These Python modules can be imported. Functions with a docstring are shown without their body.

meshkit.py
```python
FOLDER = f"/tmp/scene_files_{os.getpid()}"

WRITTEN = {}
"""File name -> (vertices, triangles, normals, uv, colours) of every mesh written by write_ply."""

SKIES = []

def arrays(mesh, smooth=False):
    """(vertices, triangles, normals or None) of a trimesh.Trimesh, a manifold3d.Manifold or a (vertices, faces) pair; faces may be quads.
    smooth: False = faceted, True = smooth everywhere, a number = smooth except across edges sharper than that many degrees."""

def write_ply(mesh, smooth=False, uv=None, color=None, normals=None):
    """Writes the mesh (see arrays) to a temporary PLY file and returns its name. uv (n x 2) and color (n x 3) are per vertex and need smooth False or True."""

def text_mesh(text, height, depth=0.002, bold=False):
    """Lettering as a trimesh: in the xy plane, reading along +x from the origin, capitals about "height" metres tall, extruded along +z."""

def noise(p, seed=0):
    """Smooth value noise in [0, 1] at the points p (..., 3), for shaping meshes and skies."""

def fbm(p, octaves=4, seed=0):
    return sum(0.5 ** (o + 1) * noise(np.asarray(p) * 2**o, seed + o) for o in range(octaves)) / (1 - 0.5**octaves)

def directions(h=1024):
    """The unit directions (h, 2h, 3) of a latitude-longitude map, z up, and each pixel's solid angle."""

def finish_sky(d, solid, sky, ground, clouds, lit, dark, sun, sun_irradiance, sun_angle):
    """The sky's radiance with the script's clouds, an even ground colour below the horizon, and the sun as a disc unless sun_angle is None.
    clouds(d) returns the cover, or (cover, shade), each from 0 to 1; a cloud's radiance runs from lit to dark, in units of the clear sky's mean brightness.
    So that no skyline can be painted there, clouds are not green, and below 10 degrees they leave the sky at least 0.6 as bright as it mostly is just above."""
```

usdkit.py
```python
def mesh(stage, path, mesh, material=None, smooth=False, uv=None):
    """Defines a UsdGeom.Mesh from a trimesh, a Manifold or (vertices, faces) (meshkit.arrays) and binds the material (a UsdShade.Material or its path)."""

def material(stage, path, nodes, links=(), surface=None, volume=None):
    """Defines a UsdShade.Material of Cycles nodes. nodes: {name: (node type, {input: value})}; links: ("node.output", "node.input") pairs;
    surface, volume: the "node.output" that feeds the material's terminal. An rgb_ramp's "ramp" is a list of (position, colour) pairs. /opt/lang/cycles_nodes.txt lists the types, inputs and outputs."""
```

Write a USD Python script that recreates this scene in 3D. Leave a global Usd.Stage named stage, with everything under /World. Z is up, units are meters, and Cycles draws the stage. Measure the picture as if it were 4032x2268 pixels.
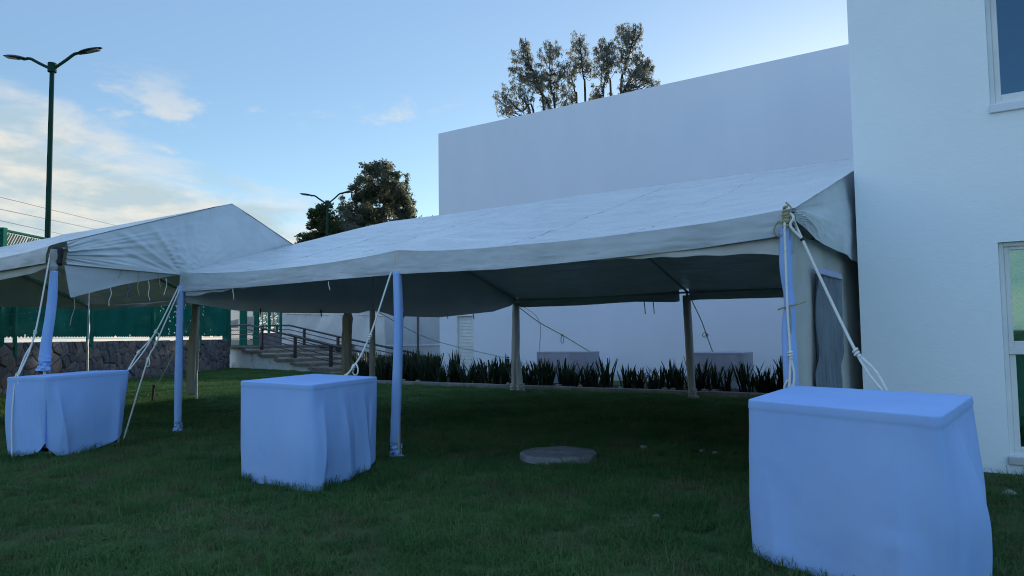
import math, random
import numpy as np, trimesh, usdkit, meshkit
import shapely
from shapely.geometry import Polygon, MultiPoint, Point, box as sbox
from pxr import Usd, UsdGeom, UsdLux, UsdShade, Gf, Sdf, Vt

random.seed(7)
RNG = np.random.default_rng(11)
stage = Usd.Stage.CreateInMemory()
UsdGeom.SetStageUpAxis(stage, 'Z'); UsdGeom.SetStageMetersPerUnit(stage, 1.0)
UsdGeom.Xform.Define(stage, '/World'); UsdGeom.Scope.Define(stage, '/World/Looks')

# ------------------------------------------------------------------ camera
PITCH, ROLL, EYE = 0.0634, -0.0130, 1.62
EXPOSURE = 1.42
cam = UsdGeom.Camera.Define(stage, '/World/camera')
cam.CreateHorizontalApertureAttr(36.0); cam.CreateFocalLengthAttr(26.07)
cam.CreateExposureAttr(EXPOSURE); cam.CreateClippingRangeAttr((0.05, 5000.0))
c_, s_, cr, sr = math.cos(PITCH), math.sin(PITCH), math.cos(ROLL), math.sin(ROLL)
fw, up0, rt0 = np.array([0, c_, s_]), np.array([0, -s_, c_]), np.array([1.0, 0, 0])
rt, up = rt0 * cr + up0 * sr, -rt0 * sr + up0 * cr
cam.AddTransformOp().Set(Gf.Matrix4d(*rt, 0, *up, 0, *(-fw), 0, 0, 0, EYE, 1))

# ------------------------------------------------------------------ sky and sun
SUN_AZ, SUN_EL = math.radians(27), math.radians(9)
SKY_STRENGTH, SUN_INTENSITY = 0.10, 0.5
sun_dir = np.array([math.sin(SUN_AZ) * math.cos(SUN_EL), math.cos(SUN_AZ) * math.cos(SUN_EL), math.sin(SUN_EL)])
dome = UsdLux.DomeLight.Define(stage, '/World/sky')
dome.GetPrim().SetCustomDataByKey('kind', 'structure')
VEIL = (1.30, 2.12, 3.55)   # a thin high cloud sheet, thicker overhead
CLOUD_LIT, CLOUD_SHADE = (3.2, 3.1, 2.8), (1.95, 2.4, 2.55)
nodes = {
    'tc': ('geometry', {}),
    'dir': ('vector_math', {'math_type': 'scale', 'scale': -1.0}),
    'sky': ('sky_texture', {'sky_type': 'single_scattering', 'sun_disc': False, 'sun_elevation': SUN_EL, 'sun_rotation': SUN_AZ,
                            'altitude': 2000.0, 'air_density': 1.0, 'aerosol_density': 1.2, 'ozone_density': 2.2}),
    'bg': ('background_shader', {'strength': SKY_STRENGTH}),
}
links = [('tc.incoming', 'dir.vector1')]
D = 'dir.vector'
# a bank of stratus low in the sky, its upper edge torn
nodes |= {
    'bdot': ('vector_math', {'math_type': 'dot_product', 'vector2': (-0.3402, 0.0633, -0.9382)}),
    'map1': ('mapping', {'scale': (5.0, 5.0, 17.0)}),
    'n1': ('noise_texture', {'scale': 1.0, 'detail': 7.0, 'roughness': 0.62, 'distortion': 0.5}),
    'n1s': ('math', {'math_type': 'multiply_add', 'value2': 0.16, 'value3': -0.08}),
    'badd': ('math', {'math_type': 'add'}),
    'bmask': ('map_range', {'range_type': 'smoothstep', 'from_min': -0.035, 'from_max': 0.035, 'to_min': 0.0, 'to_max': 0.92, 'clamp': True}),
    'map2': ('mapping', {'scale': (9.0, 9.0, 26.0), 'location': (3.1, 1.7, 0.4)}),
    'n2': ('noise_texture', {'scale': 1.0, 'detail': 6.0, 'roughness': 0.6}),
    'shade': ('map_range', {'range_type': 'smoothstep', 'from_min': 0.38, 'from_max': 0.62, 'clamp': True}),
    'ccol': ('mix', {'color1': CLOUD_SHADE, 'color2': CLOUD_LIT}),
    'sepv': ('separate_xyz', {}),
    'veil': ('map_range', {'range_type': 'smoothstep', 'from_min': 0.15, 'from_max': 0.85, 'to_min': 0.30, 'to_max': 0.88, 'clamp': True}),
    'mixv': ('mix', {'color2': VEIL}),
    'mixb': ('mix', {}),
    'tint': ('mix', {'mix_type': 'multiply', 'fac': 1.0, 'color2': (1.0, 0.97, 0.83)}),
}
links += [(D, 'bdot.vector1'), (D, 'map1.vector'), ('map1.vector', 'n1.vector'), ('n1.fac', 'n1s.value1'), ('bdot.value', 'badd.value1'), ('n1s.value', 'badd.value2'),
          ('badd.value', 'bmask.value'), (D, 'map2.vector'), ('map2.vector', 'n2.vector'), ('n2.fac', 'shade.value'), ('shade.result', 'ccol.fac'),
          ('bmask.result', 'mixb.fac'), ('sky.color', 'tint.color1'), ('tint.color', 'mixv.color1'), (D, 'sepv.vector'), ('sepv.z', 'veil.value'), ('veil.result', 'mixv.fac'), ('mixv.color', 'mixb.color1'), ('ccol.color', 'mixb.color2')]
# scattered small puffs and thin veils anywhere below about 25 degrees
nodes |= {
    'sep': ('separate_xyz', {}),
    'el': ('map_range', {'range_type': 'smoothstep', 'from_min': 0.36, 'from_max': 0.22, 'to_min': 0.0, 'to_max': 1.0, 'clamp': True}),
    'map3': ('mapping', {'scale': (7.0, 7.0, 15.0), 'location': (0.35, 0.2, 0.1)}),
    'n3': ('noise_texture', {'scale': 1.0, 'detail': 8.0, 'roughness': 0.6, 'distortion': 0.3}),
    'pm': ('map_range', {'range_type': 'smoothstep', 'from_min': 0.59, 'from_max': 0.72, 'to_min': 0.0, 'to_max': 0.85, 'clamp': True}),
    'pmask': ('math', {'math_type': 'multiply'}),
    'mixp': ('mix', {'color2': CLOUD_LIT}),
}
links += [(D, 'sep.vector'), ('sep.z', 'el.value'), (D, 'map3.vector'), ('map3.vector', 'n3.vector'), ('n3.fac', 'pm.value'), ('pm.result', 'pmask.value1'), ('el.result', 'pmask.value2'),
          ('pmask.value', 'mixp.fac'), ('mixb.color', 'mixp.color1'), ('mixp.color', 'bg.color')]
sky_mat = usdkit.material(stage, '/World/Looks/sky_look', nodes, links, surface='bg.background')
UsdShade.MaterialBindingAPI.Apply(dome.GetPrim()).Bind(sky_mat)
sun = UsdLux.DistantLight.Define(stage, '/World/sun')
sun.CreateIntensityAttr(SUN_INTENSITY); sun.CreateAngleAttr(0.53); sun.CreateColorAttr((1.0, 0.87, 0.70)); sun.CreateNormalizeAttr(True)
z_ = sun_dir; x_ = np.cross([0, 0, 1], z_); x_ /= np.linalg.norm(x_); y_ = np.cross(z_, x_)
sun.AddTransformOp().Set(Gf.Matrix4d(*x_, 0, *y_, 0, *z_, 0, 0, 0, 60, 1))

# ------------------------------------------------------------------ helpers
TH = 0.6115
U, N, O = np.array([math.cos(TH), -math.sin(TH), 0]), np.array([math.sin(TH), math.cos(TH), 0]), np.array([-5.858, 13.103, 0])
Z3 = np.array([0, 0, 1.0])


def W(s, t, z=0.0):
    """A point of the site: s along the buildings and tents, t away from them, z up."""
    s, t, z = np.broadcast_arrays(np.asarray(s, float), np.asarray(t, float), np.asarray(z, float))
    return O + s[..., None] * U + t[..., None] * N + z[..., None] * Z3


NAMES, BASE = {}, {}


def path_for(name, parent):
    root = parent.GetPath().pathString if parent else '/World'
    k = NAMES.get((root, name), 0); NAMES[(root, name)] = k + 1
    return f'{root}/{name}' + (f'_{k:03d}' if k else '')


def tag(p, label=None, cat=None, group=None, kind=None):
    for k, v in (('label', label), ('category', cat), ('group', group), ('kind', kind)):
        if v: p.SetCustomDataByKey(k, v)
    return p


def thing(name, label, cat, loc=(0, 0, 0), group=None, kind=None):
    x = UsdGeom.Xform.Define(stage, path_for(name, None))
    loc = np.asarray(loc, float); x.AddTranslateOp().Set(Gf.Vec3d(*map(float, loc)))
    p = x.GetPrim(); BASE[p.GetPath()] = loc
    return tag(p, label, cat, group, kind)


def part(name, m, material, parent=None, smooth=False, label=None, kind=None):
    """One Mesh prim from a mesh in world coordinates; it becomes local to its thing."""
    if isinstance(m, (list, tuple)) and len(m) and isinstance(m[0], trimesh.Trimesh): m = trimesh.util.concatenate(list(m))
    v, f, nrm = meshkit.arrays(m, smooth)
    base = BASE.get(parent.GetPath(), np.zeros(3)) if parent else np.zeros(3)
    path = path_for(name, parent)
    g = UsdGeom.Mesh.Define(stage, path)
    g.CreatePointsAttr(Vt.Vec3fArray.FromNumpy((v - base).astype(np.float32)))
    g.CreateFaceVertexCountsAttr(Vt.IntArray.FromNumpy(np.full(len(f), 3, np.int32)))
    g.CreateFaceVertexIndicesAttr(Vt.IntArray.FromNumpy(f.astype(np.int32).ravel()))
    g.CreateSubdivisionSchemeAttr('none')
    if nrm is not None:
        g.CreateNormalsAttr(Vt.Vec3fArray.FromNumpy(nrm.astype(np.float32))); g.SetNormalsInterpolation('vertex')
    UsdShade.MaterialBindingAPI.Apply(g.GetPrim()).Bind(material)
    p = g.GetPrim(); BASE[p.GetPath()] = base
    return tag(p, label, None, None, kind)


def T(v, f):
    f = np.asarray(f)
    if f.shape[1] == 4: f = np.vstack([f[:, [0, 1, 2]], f[:, [0, 2, 3]]])
    return trimesh.Trimesh(np.asarray(v, float), f, process=False)


def grid(P):
    """A surface from an array of points (a, b, 3)."""
    a, b = P.shape[:2]
    i, j = np.meshgrid(np.arange(a - 1), np.arange(b - 1), indexing='ij')
    q = np.stack([i * b + j, (i + 1) * b + j, (i + 1) * b + j + 1, i * b + j + 1], -1).reshape(-1, 4)
    return T(P.reshape(-1, 3), q)


def sheet(P, thick=0.004):
    """A cloth with two faces and closed edges."""
    a, b = P.shape[:2]
    du, dv = np.gradient(P, axis=0), np.gradient(P, axis=1)
    nn = np.cross(du, dv); nn /= np.linalg.norm(nn, axis=-1, keepdims=True) + 1e-12
    A, B = P + nn * thick / 2, P - nn * thick / 2
    m1, m2 = grid(A), grid(B); m2.faces = m2.faces[:, ::-1]
    rim = np.concatenate([np.arange(b), np.arange(1, a) * b + b - 1, (a - 1) * b + np.arange(b - 2, -1, -1), np.arange(a - 2, 0, -1) * b])
    k = np.roll(rim, -1); off = a * b
    n = len(rim); i = np.arange(n); j = (i + 1) % n
    v2 = np.vstack([A.reshape(-1, 3)[rim], B.reshape(-1, 3)[rim]]); side = np.stack([i, j, j + n, i + n], 1)
    return trimesh.util.concatenate([m1, m2, T(v2, side)])


def sbx(s0, s1, t0, t1, z0, z1, ch=0.0):
    """A box along the site's axes, its edges chamfered if asked."""
    if ch:
        import manifold3d as m3
        pts = []
        for sx, a in ((s0, 1), (s1, -1)):
            for tx, b in ((t0, 1), (t1, -1)):
                for zx, c in ((z0, 1), (z1, -1)):
                    pts += [(sx + a * ch, tx + b * ch, zx), (sx + a * ch, tx, zx + c * ch), (sx, tx + b * ch, zx + c * ch)]
        m = m3.Manifold.hull_points(np.array(pts, float)).to_mesh()
        q = np.array(m.vert_properties[:, :3]); return trimesh.Trimesh(W(q[:, 0], q[:, 1], q[:, 2]), np.array(m.tri_verts), process=False)
    b = trimesh.creation.box(bounds=[(s0, t0, z0), (s1, t1, z1)]); q = b.vertices
    return trimesh.Trimesh(W(q[:, 0], q[:, 1], q[:, 2]), b.faces, process=False)


def wbx(c, d, m_, l0, l1, w0, w1, z0, z1):
    """A box in a frame with origin c and horizontal axes d, m_."""
    b = trimesh.creation.box(bounds=[(l0, w0, z0), (l1, w1, z1)]); q = b.vertices
    return trimesh.Trimesh(c + q[:, :1] * d + q[:, 1:2] * m_ + q[:, 2:] * Z3, b.faces, process=False)


def tube(pts, r, sides=8, cap=True, rfun=None):
    p = np.asarray(pts, float); n = len(p)
    t = np.gradient(p, axis=0); t /= np.linalg.norm(t, axis=1, keepdims=True) + 1e-12
    a = np.cross(t[0], [0, 0, 1.0] if abs(t[0][2]) < 0.9 else [1.0, 0, 0]); a /= np.linalg.norm(a)
    A = []
    for k in range(n):
        a = a - t[k] * (a @ t[k]); a /= np.linalg.norm(a); A.append(a)
    A = np.array(A); B = np.cross(t, A)
    ang = np.arange(sides) * 2 * np.pi / sides
    rr = np.broadcast_to(np.asarray(r, float), (n,))[:, None] * (np.ones((n, sides)) if rfun is None else rfun(np.arange(n)[:, None] / max(n - 1, 1), ang[None]))
    v = p[:, None] + rr[..., None] * (np.cos(ang)[None, :, None] * A[:, None] + np.sin(ang)[None, :, None] * B[:, None])
    i, j = np.meshgrid(np.arange(n - 1), np.arange(sides), indexing='ij')
    q = np.stack([i * sides + j, i * sides + (j + 1) % sides, (i + 1) * sides + (j + 1) % sides, (i + 1) * sides + j], -1).reshape(-1, 4)
    v, f = v.reshape(-1, 3), np.vstack([q[:, [0, 1, 2]], q[:, [0, 2, 3]]])
    if cap:
        v = np.vstack([v, p[0], p[-1]]); k = np.arange(sides); a0 = n * sides; last = (n - 1) * sides
        f = np.vstack([f, np.stack([np.full(sides, a0), (k + 1) % sides, k], 1), np.stack([np.full(sides, a0 + 1), last + k, last + (k + 1) % sides], 1)])
    return trimesh.Trimesh(v, f, process=False)


def bez(pts, n=24):
    """A smooth line through a few points (Catmull-Rom)."""
    p = np.asarray(pts, float); p = np.vstack([2 * p[0] - p[1], p, 2 * p[-1] - p[-2]]); out = []
    seg = len(p) - 3; per = max(2, n // seg)
    for i in range(seg):
        u = np.linspace(0, 1, per, endpoint=i == seg - 1)[:, None]; a, b, c, d = p[i:i + 4]
        out.append(0.5 * (2 * b + (c - a) * u + (2 * a - 5 * b + 4 * c - d) * u ** 2 + (3 * b - a - 3 * c + d) * u ** 3))
    return np.vstack(out)


def fbm(p, o=4, seed=0): return meshkit.fbm(np.asarray(p), o, seed) - 0.5


# ------------------------------------------------------------------ materials
def look(name, lo, hi, rough=0.6, spec=0.4, scale=3.0, detail=5.0, stretch=(1, 1, 1), bump=0.0, bscale=None, bdist=0.01, bstretch=None, transl=0.0, tcol=None, metal=0.0, sheen=0.0, island=0.0, rot=TH, brough=0.6, thr=(0.3, 0.7), ior=1.5):
    n = {'geo': ('geometry', {}), 'rot': ('vector_rotate', {'rotate_type': 'z_axis', 'angle': rot}), 'map': ('mapping', {'scale': stretch}),
         'n': ('noise_texture', {'scale': scale, 'detail': detail, 'roughness': 0.6}), 'ramp': ('rgb_ramp', {'ramp': [(0.0, lo), (thr[0], lo), (thr[1], hi), (1.0, hi)]}),
         'p': ('principled_bsdf', {'roughness': rough, 'specular_ior_level': spec, 'ior': ior, 'metallic': metal, 'sheen_weight': sheen})}
    l = [('geo.position', 'rot.vector'), ('rot.vector', 'map.vector'), ('map.vector', 'n.vector'), ('n.fac', 'ramp.fac')]
    col = 'ramp.color'
    if island:
        n |= {'iv': ('map_range', {'to_min': 1 - island, 'to_max': 1 + island}), 'hs': ('hsv', {})}
        l += [('geo.random_per_island', 'iv.value'), ('iv.result', 'hs.value'), (col, 'hs.color')]; col = 'hs.color'
    l += [(col, 'p.base_color')]
    if bump:
        n |= {'bm': ('mapping', {'scale': bstretch or (1, 1, 1)}), 'bn': ('noise_texture', {'scale': bscale or scale * 10, 'detail': 5.0, 'roughness': brough}), 'b': ('bump', {'strength': bump, 'distance': bdist})}
        l += [('rot.vector', 'bm.vector'), ('bm.vector', 'bn.vector'), ('bn.fac', 'b.height'), ('b.normal', 'p.normal')]
    out = 'p.BSDF'
    if transl:
        n |= {'tr': ('translucent_bsdf', {'color': tcol or hi}), 'mx': ('mix_closure', {'fac': transl})}
        l += [('p.BSDF', 'mx.closure1'), ('tr.BSDF', 'mx.closure2')]; out = 'mx.closure'
        if not tcol: l += [(col, 'tr.color')]
    return usdkit.material(stage, f'/World/Looks/{name}', n, l, surface=out)


M = {}
M['wall'] = look('white_plaster', (0.63, 0.68, 0.78), (0.67, 0.715, 0.81), 0.85, 0.25, scale=0.7, detail=6, stretch=(1.2, 1.2, 0.3), bump=0.15, bscale=9, bdist=0.01)
M['stucco'] = look('white_stucco', (0.74, 0.82, 0.88), (0.80, 0.87, 0.92), 0.8, 0.3, scale=0.6, bump=0.4, bscale=10, bdist=0.013, bstretch=(1, 1, 1.5), brough=0.75)
M['plinth'] = look('wall_base_concrete', (0.42, 0.44, 0.45), (0.55, 0.56, 0.56), 0.85, 0.25, scale=2, bump=0.3, bscale=25)
M['grey_wall'] = look('grey_plaster', (0.34, 0.37, 0.42), (0.42, 0.45, 0.49), 0.85, 0.2, scale=0.5)
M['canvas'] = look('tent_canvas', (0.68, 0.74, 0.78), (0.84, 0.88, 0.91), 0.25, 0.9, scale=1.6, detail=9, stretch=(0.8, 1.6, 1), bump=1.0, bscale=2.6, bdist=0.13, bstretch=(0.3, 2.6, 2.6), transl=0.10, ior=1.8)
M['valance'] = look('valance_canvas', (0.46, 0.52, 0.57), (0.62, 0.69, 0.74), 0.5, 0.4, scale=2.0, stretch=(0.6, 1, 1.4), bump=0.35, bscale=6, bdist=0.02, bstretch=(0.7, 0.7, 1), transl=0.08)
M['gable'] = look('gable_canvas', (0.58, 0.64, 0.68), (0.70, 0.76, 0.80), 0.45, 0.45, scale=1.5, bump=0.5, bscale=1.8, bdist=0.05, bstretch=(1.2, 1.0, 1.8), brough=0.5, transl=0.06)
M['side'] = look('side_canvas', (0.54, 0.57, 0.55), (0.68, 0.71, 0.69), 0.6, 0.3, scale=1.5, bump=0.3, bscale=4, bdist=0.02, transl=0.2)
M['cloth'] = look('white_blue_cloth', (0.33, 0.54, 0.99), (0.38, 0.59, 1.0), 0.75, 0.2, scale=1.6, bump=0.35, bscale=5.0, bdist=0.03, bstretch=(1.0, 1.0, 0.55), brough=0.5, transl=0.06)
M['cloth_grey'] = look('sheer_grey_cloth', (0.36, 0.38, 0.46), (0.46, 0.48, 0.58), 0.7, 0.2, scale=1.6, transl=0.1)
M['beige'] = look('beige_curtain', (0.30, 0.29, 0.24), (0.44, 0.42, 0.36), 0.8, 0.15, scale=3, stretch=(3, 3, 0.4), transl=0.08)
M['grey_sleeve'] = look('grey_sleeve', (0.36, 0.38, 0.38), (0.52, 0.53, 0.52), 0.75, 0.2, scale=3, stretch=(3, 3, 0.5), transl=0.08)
M['rope'] = look('white_rope', (0.55, 0.56, 0.54), (0.72, 0.73, 0.70), 0.8, 0.2, scale=60, bump=0.6, bscale=110, bdist=0.004)
M['rope_old'] = look('yellowed_rope', (0.22, 0.24, 0.14), (0.36, 0.36, 0.24), 0.8, 0.2, scale=60)
M['rope_blue'] = look('blue_cord', (0.03, 0.10, 0.38), (0.05, 0.14, 0.45), 0.7, 0.2)
M['dark'] = look('dark_rubber', (0.012, 0.014, 0.016), (0.03, 0.03, 0.032), 0.6, 0.3)
M['steel'] = look('galvanised_steel', (0.32, 0.34, 0.36), (0.45, 0.47, 0.48), 0.4, 0.5, scale=8, metal=0.7)
M['pvc'] = look('crinkled_clear_plastic', (0.15, 0.20, 0.26), (0.24, 0.30, 0.37), 0.25, 0.6, scale=2, bump=0.9, bscale=6, bdist=0.05, bstretch=(5, 5, 0.25), transl=0.15)
M['pvc_band'] = look('window_band', (0.26, 0.30, 0.46), (0.32, 0.36, 0.52), 0.5, 0.3)
M['red_tank'] = look('red_plastic', (0.09, 0.012, 0.010), (0.16, 0.03, 0.022), 0.5, 0.4)
M['soil'] = look('soil', (0.018, 0.016, 0.012), (0.05, 0.045, 0.03), 0.95, 0.1, scale=4, bump=0.6, bscale=30)
M['lawn'] = look('lawn_ground', (0.035, 0.075, 0.025), (0.075, 0.115, 0.045), 0.95, 0.1, scale=0.9, detail=8, bump=0.5, bscale=40, bdist=0.03)
M['concrete'] = look('old_concrete', (0.11, 0.12, 0.13), (0.24, 0.245, 0.25), 0.85, 0.25, scale=5, detail=8, bump=0.5, bscale=60, bdist=0.01)
M['kerb'] = look('kerb_concrete', (0.13, 0.14, 0.14), (0.24, 0.24, 0.23), 0.9, 0.2, scale=3, bump=0.4, bscale=40)
M['stair_wall'] = look('stained_white_render', (0.30, 0.32, 0.31), (0.66, 0.68, 0.68), 0.85, 0.2, scale=1.3, detail=9, stretch=(1, 1, 1.2), thr=(0.30, 0.46))
M['tread'] = look('step_slab', (0.10, 0.09, 0.08), (0.20, 0.18, 0.16), 0.85, 0.2, scale=2.5, bump=0.4, bscale=30)
M['mortar'] = look('mortar', (0.085, 0.083, 0.09), (0.15, 0.145, 0.15), 0.95, 0.1, scale=4, bump=0.4, bscale=25)
for k, (a, b) in enumerate([((0.11, 0.105, 0.115), (0.20, 0.19, 0.195)), ((0.085, 0.085, 0.10), (0.17, 0.168, 0.18)), ((0.12, 0.10, 0.10), (0.22, 0.19, 0.18)), ((0.07, 0.07, 0.08), (0.14, 0.14, 0.145))]):
    M[f'stone{k}'] = look(f'wall_stone_{"abcd"[k]}', a, b, 0.9, 0.2, scale=3.2, detail=8, bump=0.8, bscale=9, bdist=0.05)
M['rock'] = look('pale_stone', (0.10, 0.11, 0.10), (0.26, 0.26, 0.24), 0.9, 0.2, scale=14, bump=0.5, bscale=30)
M['fence_green'] = look('green_paint', (0.008, 0.095, 0.068), (0.014, 0.135, 0.098), 0.9, 0.06, scale=2)
M['mesh_green'] = look('green_fence_strip', (0.010, 0.19, 0.15), (0.022, 0.30, 0.235), 0.9, 0.06, scale=1.2, island=0.55)
M['lamp_green'] = look('dark_green_paint', (0.007, 0.036, 0.027), (0.010, 0.050, 0.036), 0.75, 0.12, scale=2)
M['lamp_glass'] = look('lamp_lens', (0.10, 0.10, 0.10), (0.20, 0.20, 0.19), 0.25, 0.6)
M['black_metal'] = look('black_metal', (0.008, 0.009, 0.011), (0.016, 0.017, 0.020), 0.45, 0.4)
M['white_frame'] = look('white_aluminium', (0.58, 0.62, 0.64), (0.70, 0.73, 0.74), 0.4, 0.45, scale=2)
M['room'] = look('room_paint', (0.30, 0.36, 0.36), (0.40, 0.46, 0.45), 0.9, 0.1)
M['cream'] = look('cream_blind', (0.62, 0.60, 0.36), (0.75, 0.72, 0.46), 0.8, 0.2)
M['teal'] = look('teal_paint', (0.06, 0.36, 0.35), (0.08, 0.42, 0.41), 0.5, 0.4)
M['grille'] = look('grille_metal', (0.10, 0.11, 0.10), (0.16, 0.17, 0.15), 0.5, 0.4)
M['cloth_pale'] = look('pale_rag', (0.55, 0.52, 0.50), (0.68, 0.65, 0.62), 0.8, 0.2, transl=0.35)
M['bark'] = look('bark', (0.035, 0.028, 0.022), (0.09, 0.075, 0.06), 0.9, 0.2, scale=2, stretch=(4, 4, 0.6))
M['tarp'] = look('white_tarp', (0.72, 0.77, 0.82), (0.80, 0.84, 0.88), 0.5, 0.35, scale=0.8, bump=0.5, bscale=1.6, bdist=0.10, bstretch=(2.0, 2.0, 0.5), transl=0.08)
M['road'] = look('asphalt', (0.045, 0.045, 0.048), (0.065, 0.065, 0.066), 0.9, 0.2, scale=2)


def leaf_look(name, lo, hi, tl, tcol):
    return look(name, lo, hi, 0.55, 0.35, scale=0.8, transl=tl, tcol=tcol, island=0.4)


M['euc'] = leaf_look('eucalyptus_leaf', (0.14, 0.165, 0.145), (0.22, 0.24, 0.205), 0.5, (0.28, 0.29, 0.23))
M['round'] = leaf_look('broad_tree_leaf', (0.10, 0.135, 0.105), (0.17, 0.20, 0.15), 0.5, (0.22, 0.24, 0.16))
M['conifer'] = leaf_look('dense_tree_leaf', (0.030, 0.060, 0.032), (0.075, 0.11, 0.05), 0.4, (0.18, 0.20, 0.06))
M['strap'] = look('strap_leaf', (0.016, 0.040, 0.024), (0.045, 0.075, 0.036), 0.45, 0.4, scale=2.5, transl=0.15, tcol=(0.05, 0.09, 0.03), island=0.6)
M['hedge'] = leaf_look('hedge_leaf', (0.014, 0.040, 0.014), (0.035, 0.075, 0.022), 0.25, (0.04, 0.09, 0.02))


def grass_look(name, lo, hi):
    n = {'geo': ('geometry', {}), 'n': ('noise_texture', {'scale': 0.55, 'detail': 6.0, 'roughness': 0.65}), 'ramp': ('rgb_ramp', {'ramp': [(0.0, lo), (0.36, lo), (0.64, hi), (1.0, hi)]}),
         'iv': ('map_range', {'to_min': 0.55, 'to_max': 1.55}), 'hs': ('hsv', {}), 'p': ('principled_bsdf', {'roughness': 0.7, 'specular_ior_level': 0.12}), 'tr': ('translucent_bsdf', {}), 'mx': ('mix_closure', {'fac': 0.3})}
    l = [('geo.position', 'n.vector'), ('n.fac', 'ramp.fac'), ('geo.random_per_island', 'iv.value'), ('iv.result', 'hs.value'), ('ramp.color', 'hs.color'), ('hs.color', 'p.base_color'), ('hs.color', 'tr.color'), ('p.BSDF', 'mx.closure1'), ('tr.BSDF', 'mx.closure2')]
    return usdkit.material(stage, f'/World/Looks/{name}', n, l, surface='mx.closure')


M['grass'] = grass_look('grass_blade', (0.095, 0.240, 0.075), (0.210, 0.385, 0.130))
M['straw'] = grass_look('dry_blade', (0.20, 0.23, 0.10), (0.32, 0.34, 0.17))


def pane_look(name, tint, gloss, mixfac):
    n = {'fr': ('fresnel', {'IOR': 1.52}), 'am': ('math', {'math_type': 'multiply_add', 'value2': 1.0, 'value3': mixfac, 'use_clamp': True}), 't': ('transparent_bsdf', {'color': tint}), 'g': ('glossy_bsdf', {'color': gloss, 'roughness': 0.02}), 'm': ('mix_closure', {})}
    l = [('fr.fac', 'am.value1'), ('am.value', 'm.fac'), ('t.BSDF', 'm.closure1'), ('g.BSDF', 'm.closure2')]
    return usdkit.material(stage, f'/World/Looks/{name}', n, l, surface='m.closure')


M['pane_blue'] = pane_look('tinted_pane', (0.25, 0.45, 0.55), (0.42, 0.66, 0.88), 0.13)
M['pane_teal'] = pane_look('teal_pane', (0.50, 0.86, 0.82), (0.62, 0.92, 0.92), 0.22)

# ------------------------------------------------------------------ ground
def struct(name, m, material, smooth=False, parent=None, label=None):
    p = part(name, m, material, parent, smooth)
    if not parent: tag(p, label, None, None, 'structure')
    return p


R = np.concatenate([np.linspace(0, 60, 31), np.geomspace(66, 900, 20)]); A = np.linspace(0, 2 * np.pi, 73)
gp = np.stack([R[:, None] * np.cos(A), R[:, None] * np.sin(A) + 14, np.zeros((len(R), len(A)))], -1)
g = grid(gp); g.merge_vertices()
struct('lawn', g, M['lawn'], label='dark green lawn running from the camera to the buildings and the stone wall')
struct('planting_bed', sbx(-8.5, 10.52, 11.16, 13.0, -0.05, 0.07), M['soil'], label='dark soil strip between the kerb and the white wall')
kb = UsdGeom.Xform.Define(stage, '/World/kerb').GetPrim(); BASE[kb.GetPath()] = np.zeros(3)
tag(kb, 'low grey concrete kerb along the planting bed', None, None, 'structure')
for k in range(19):
    s0 = -8.5 + k * 1.0
    part('kerb_block', sbx(s0 + 0.004, s0 + 0.996, 11.02, 11.16, -0.05, 0.125 + 0.004 * math.sin(k * 2.3), 0.012), M['kerb'], kb)

# ------------------------------------------------------------------ tall white building behind
b = thing('white_building', 'tall plain white windowless building behind the tents, its roofline dropping to the left', 'building', W(-7.6, 15.84))
import manifold3d as m3


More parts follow.
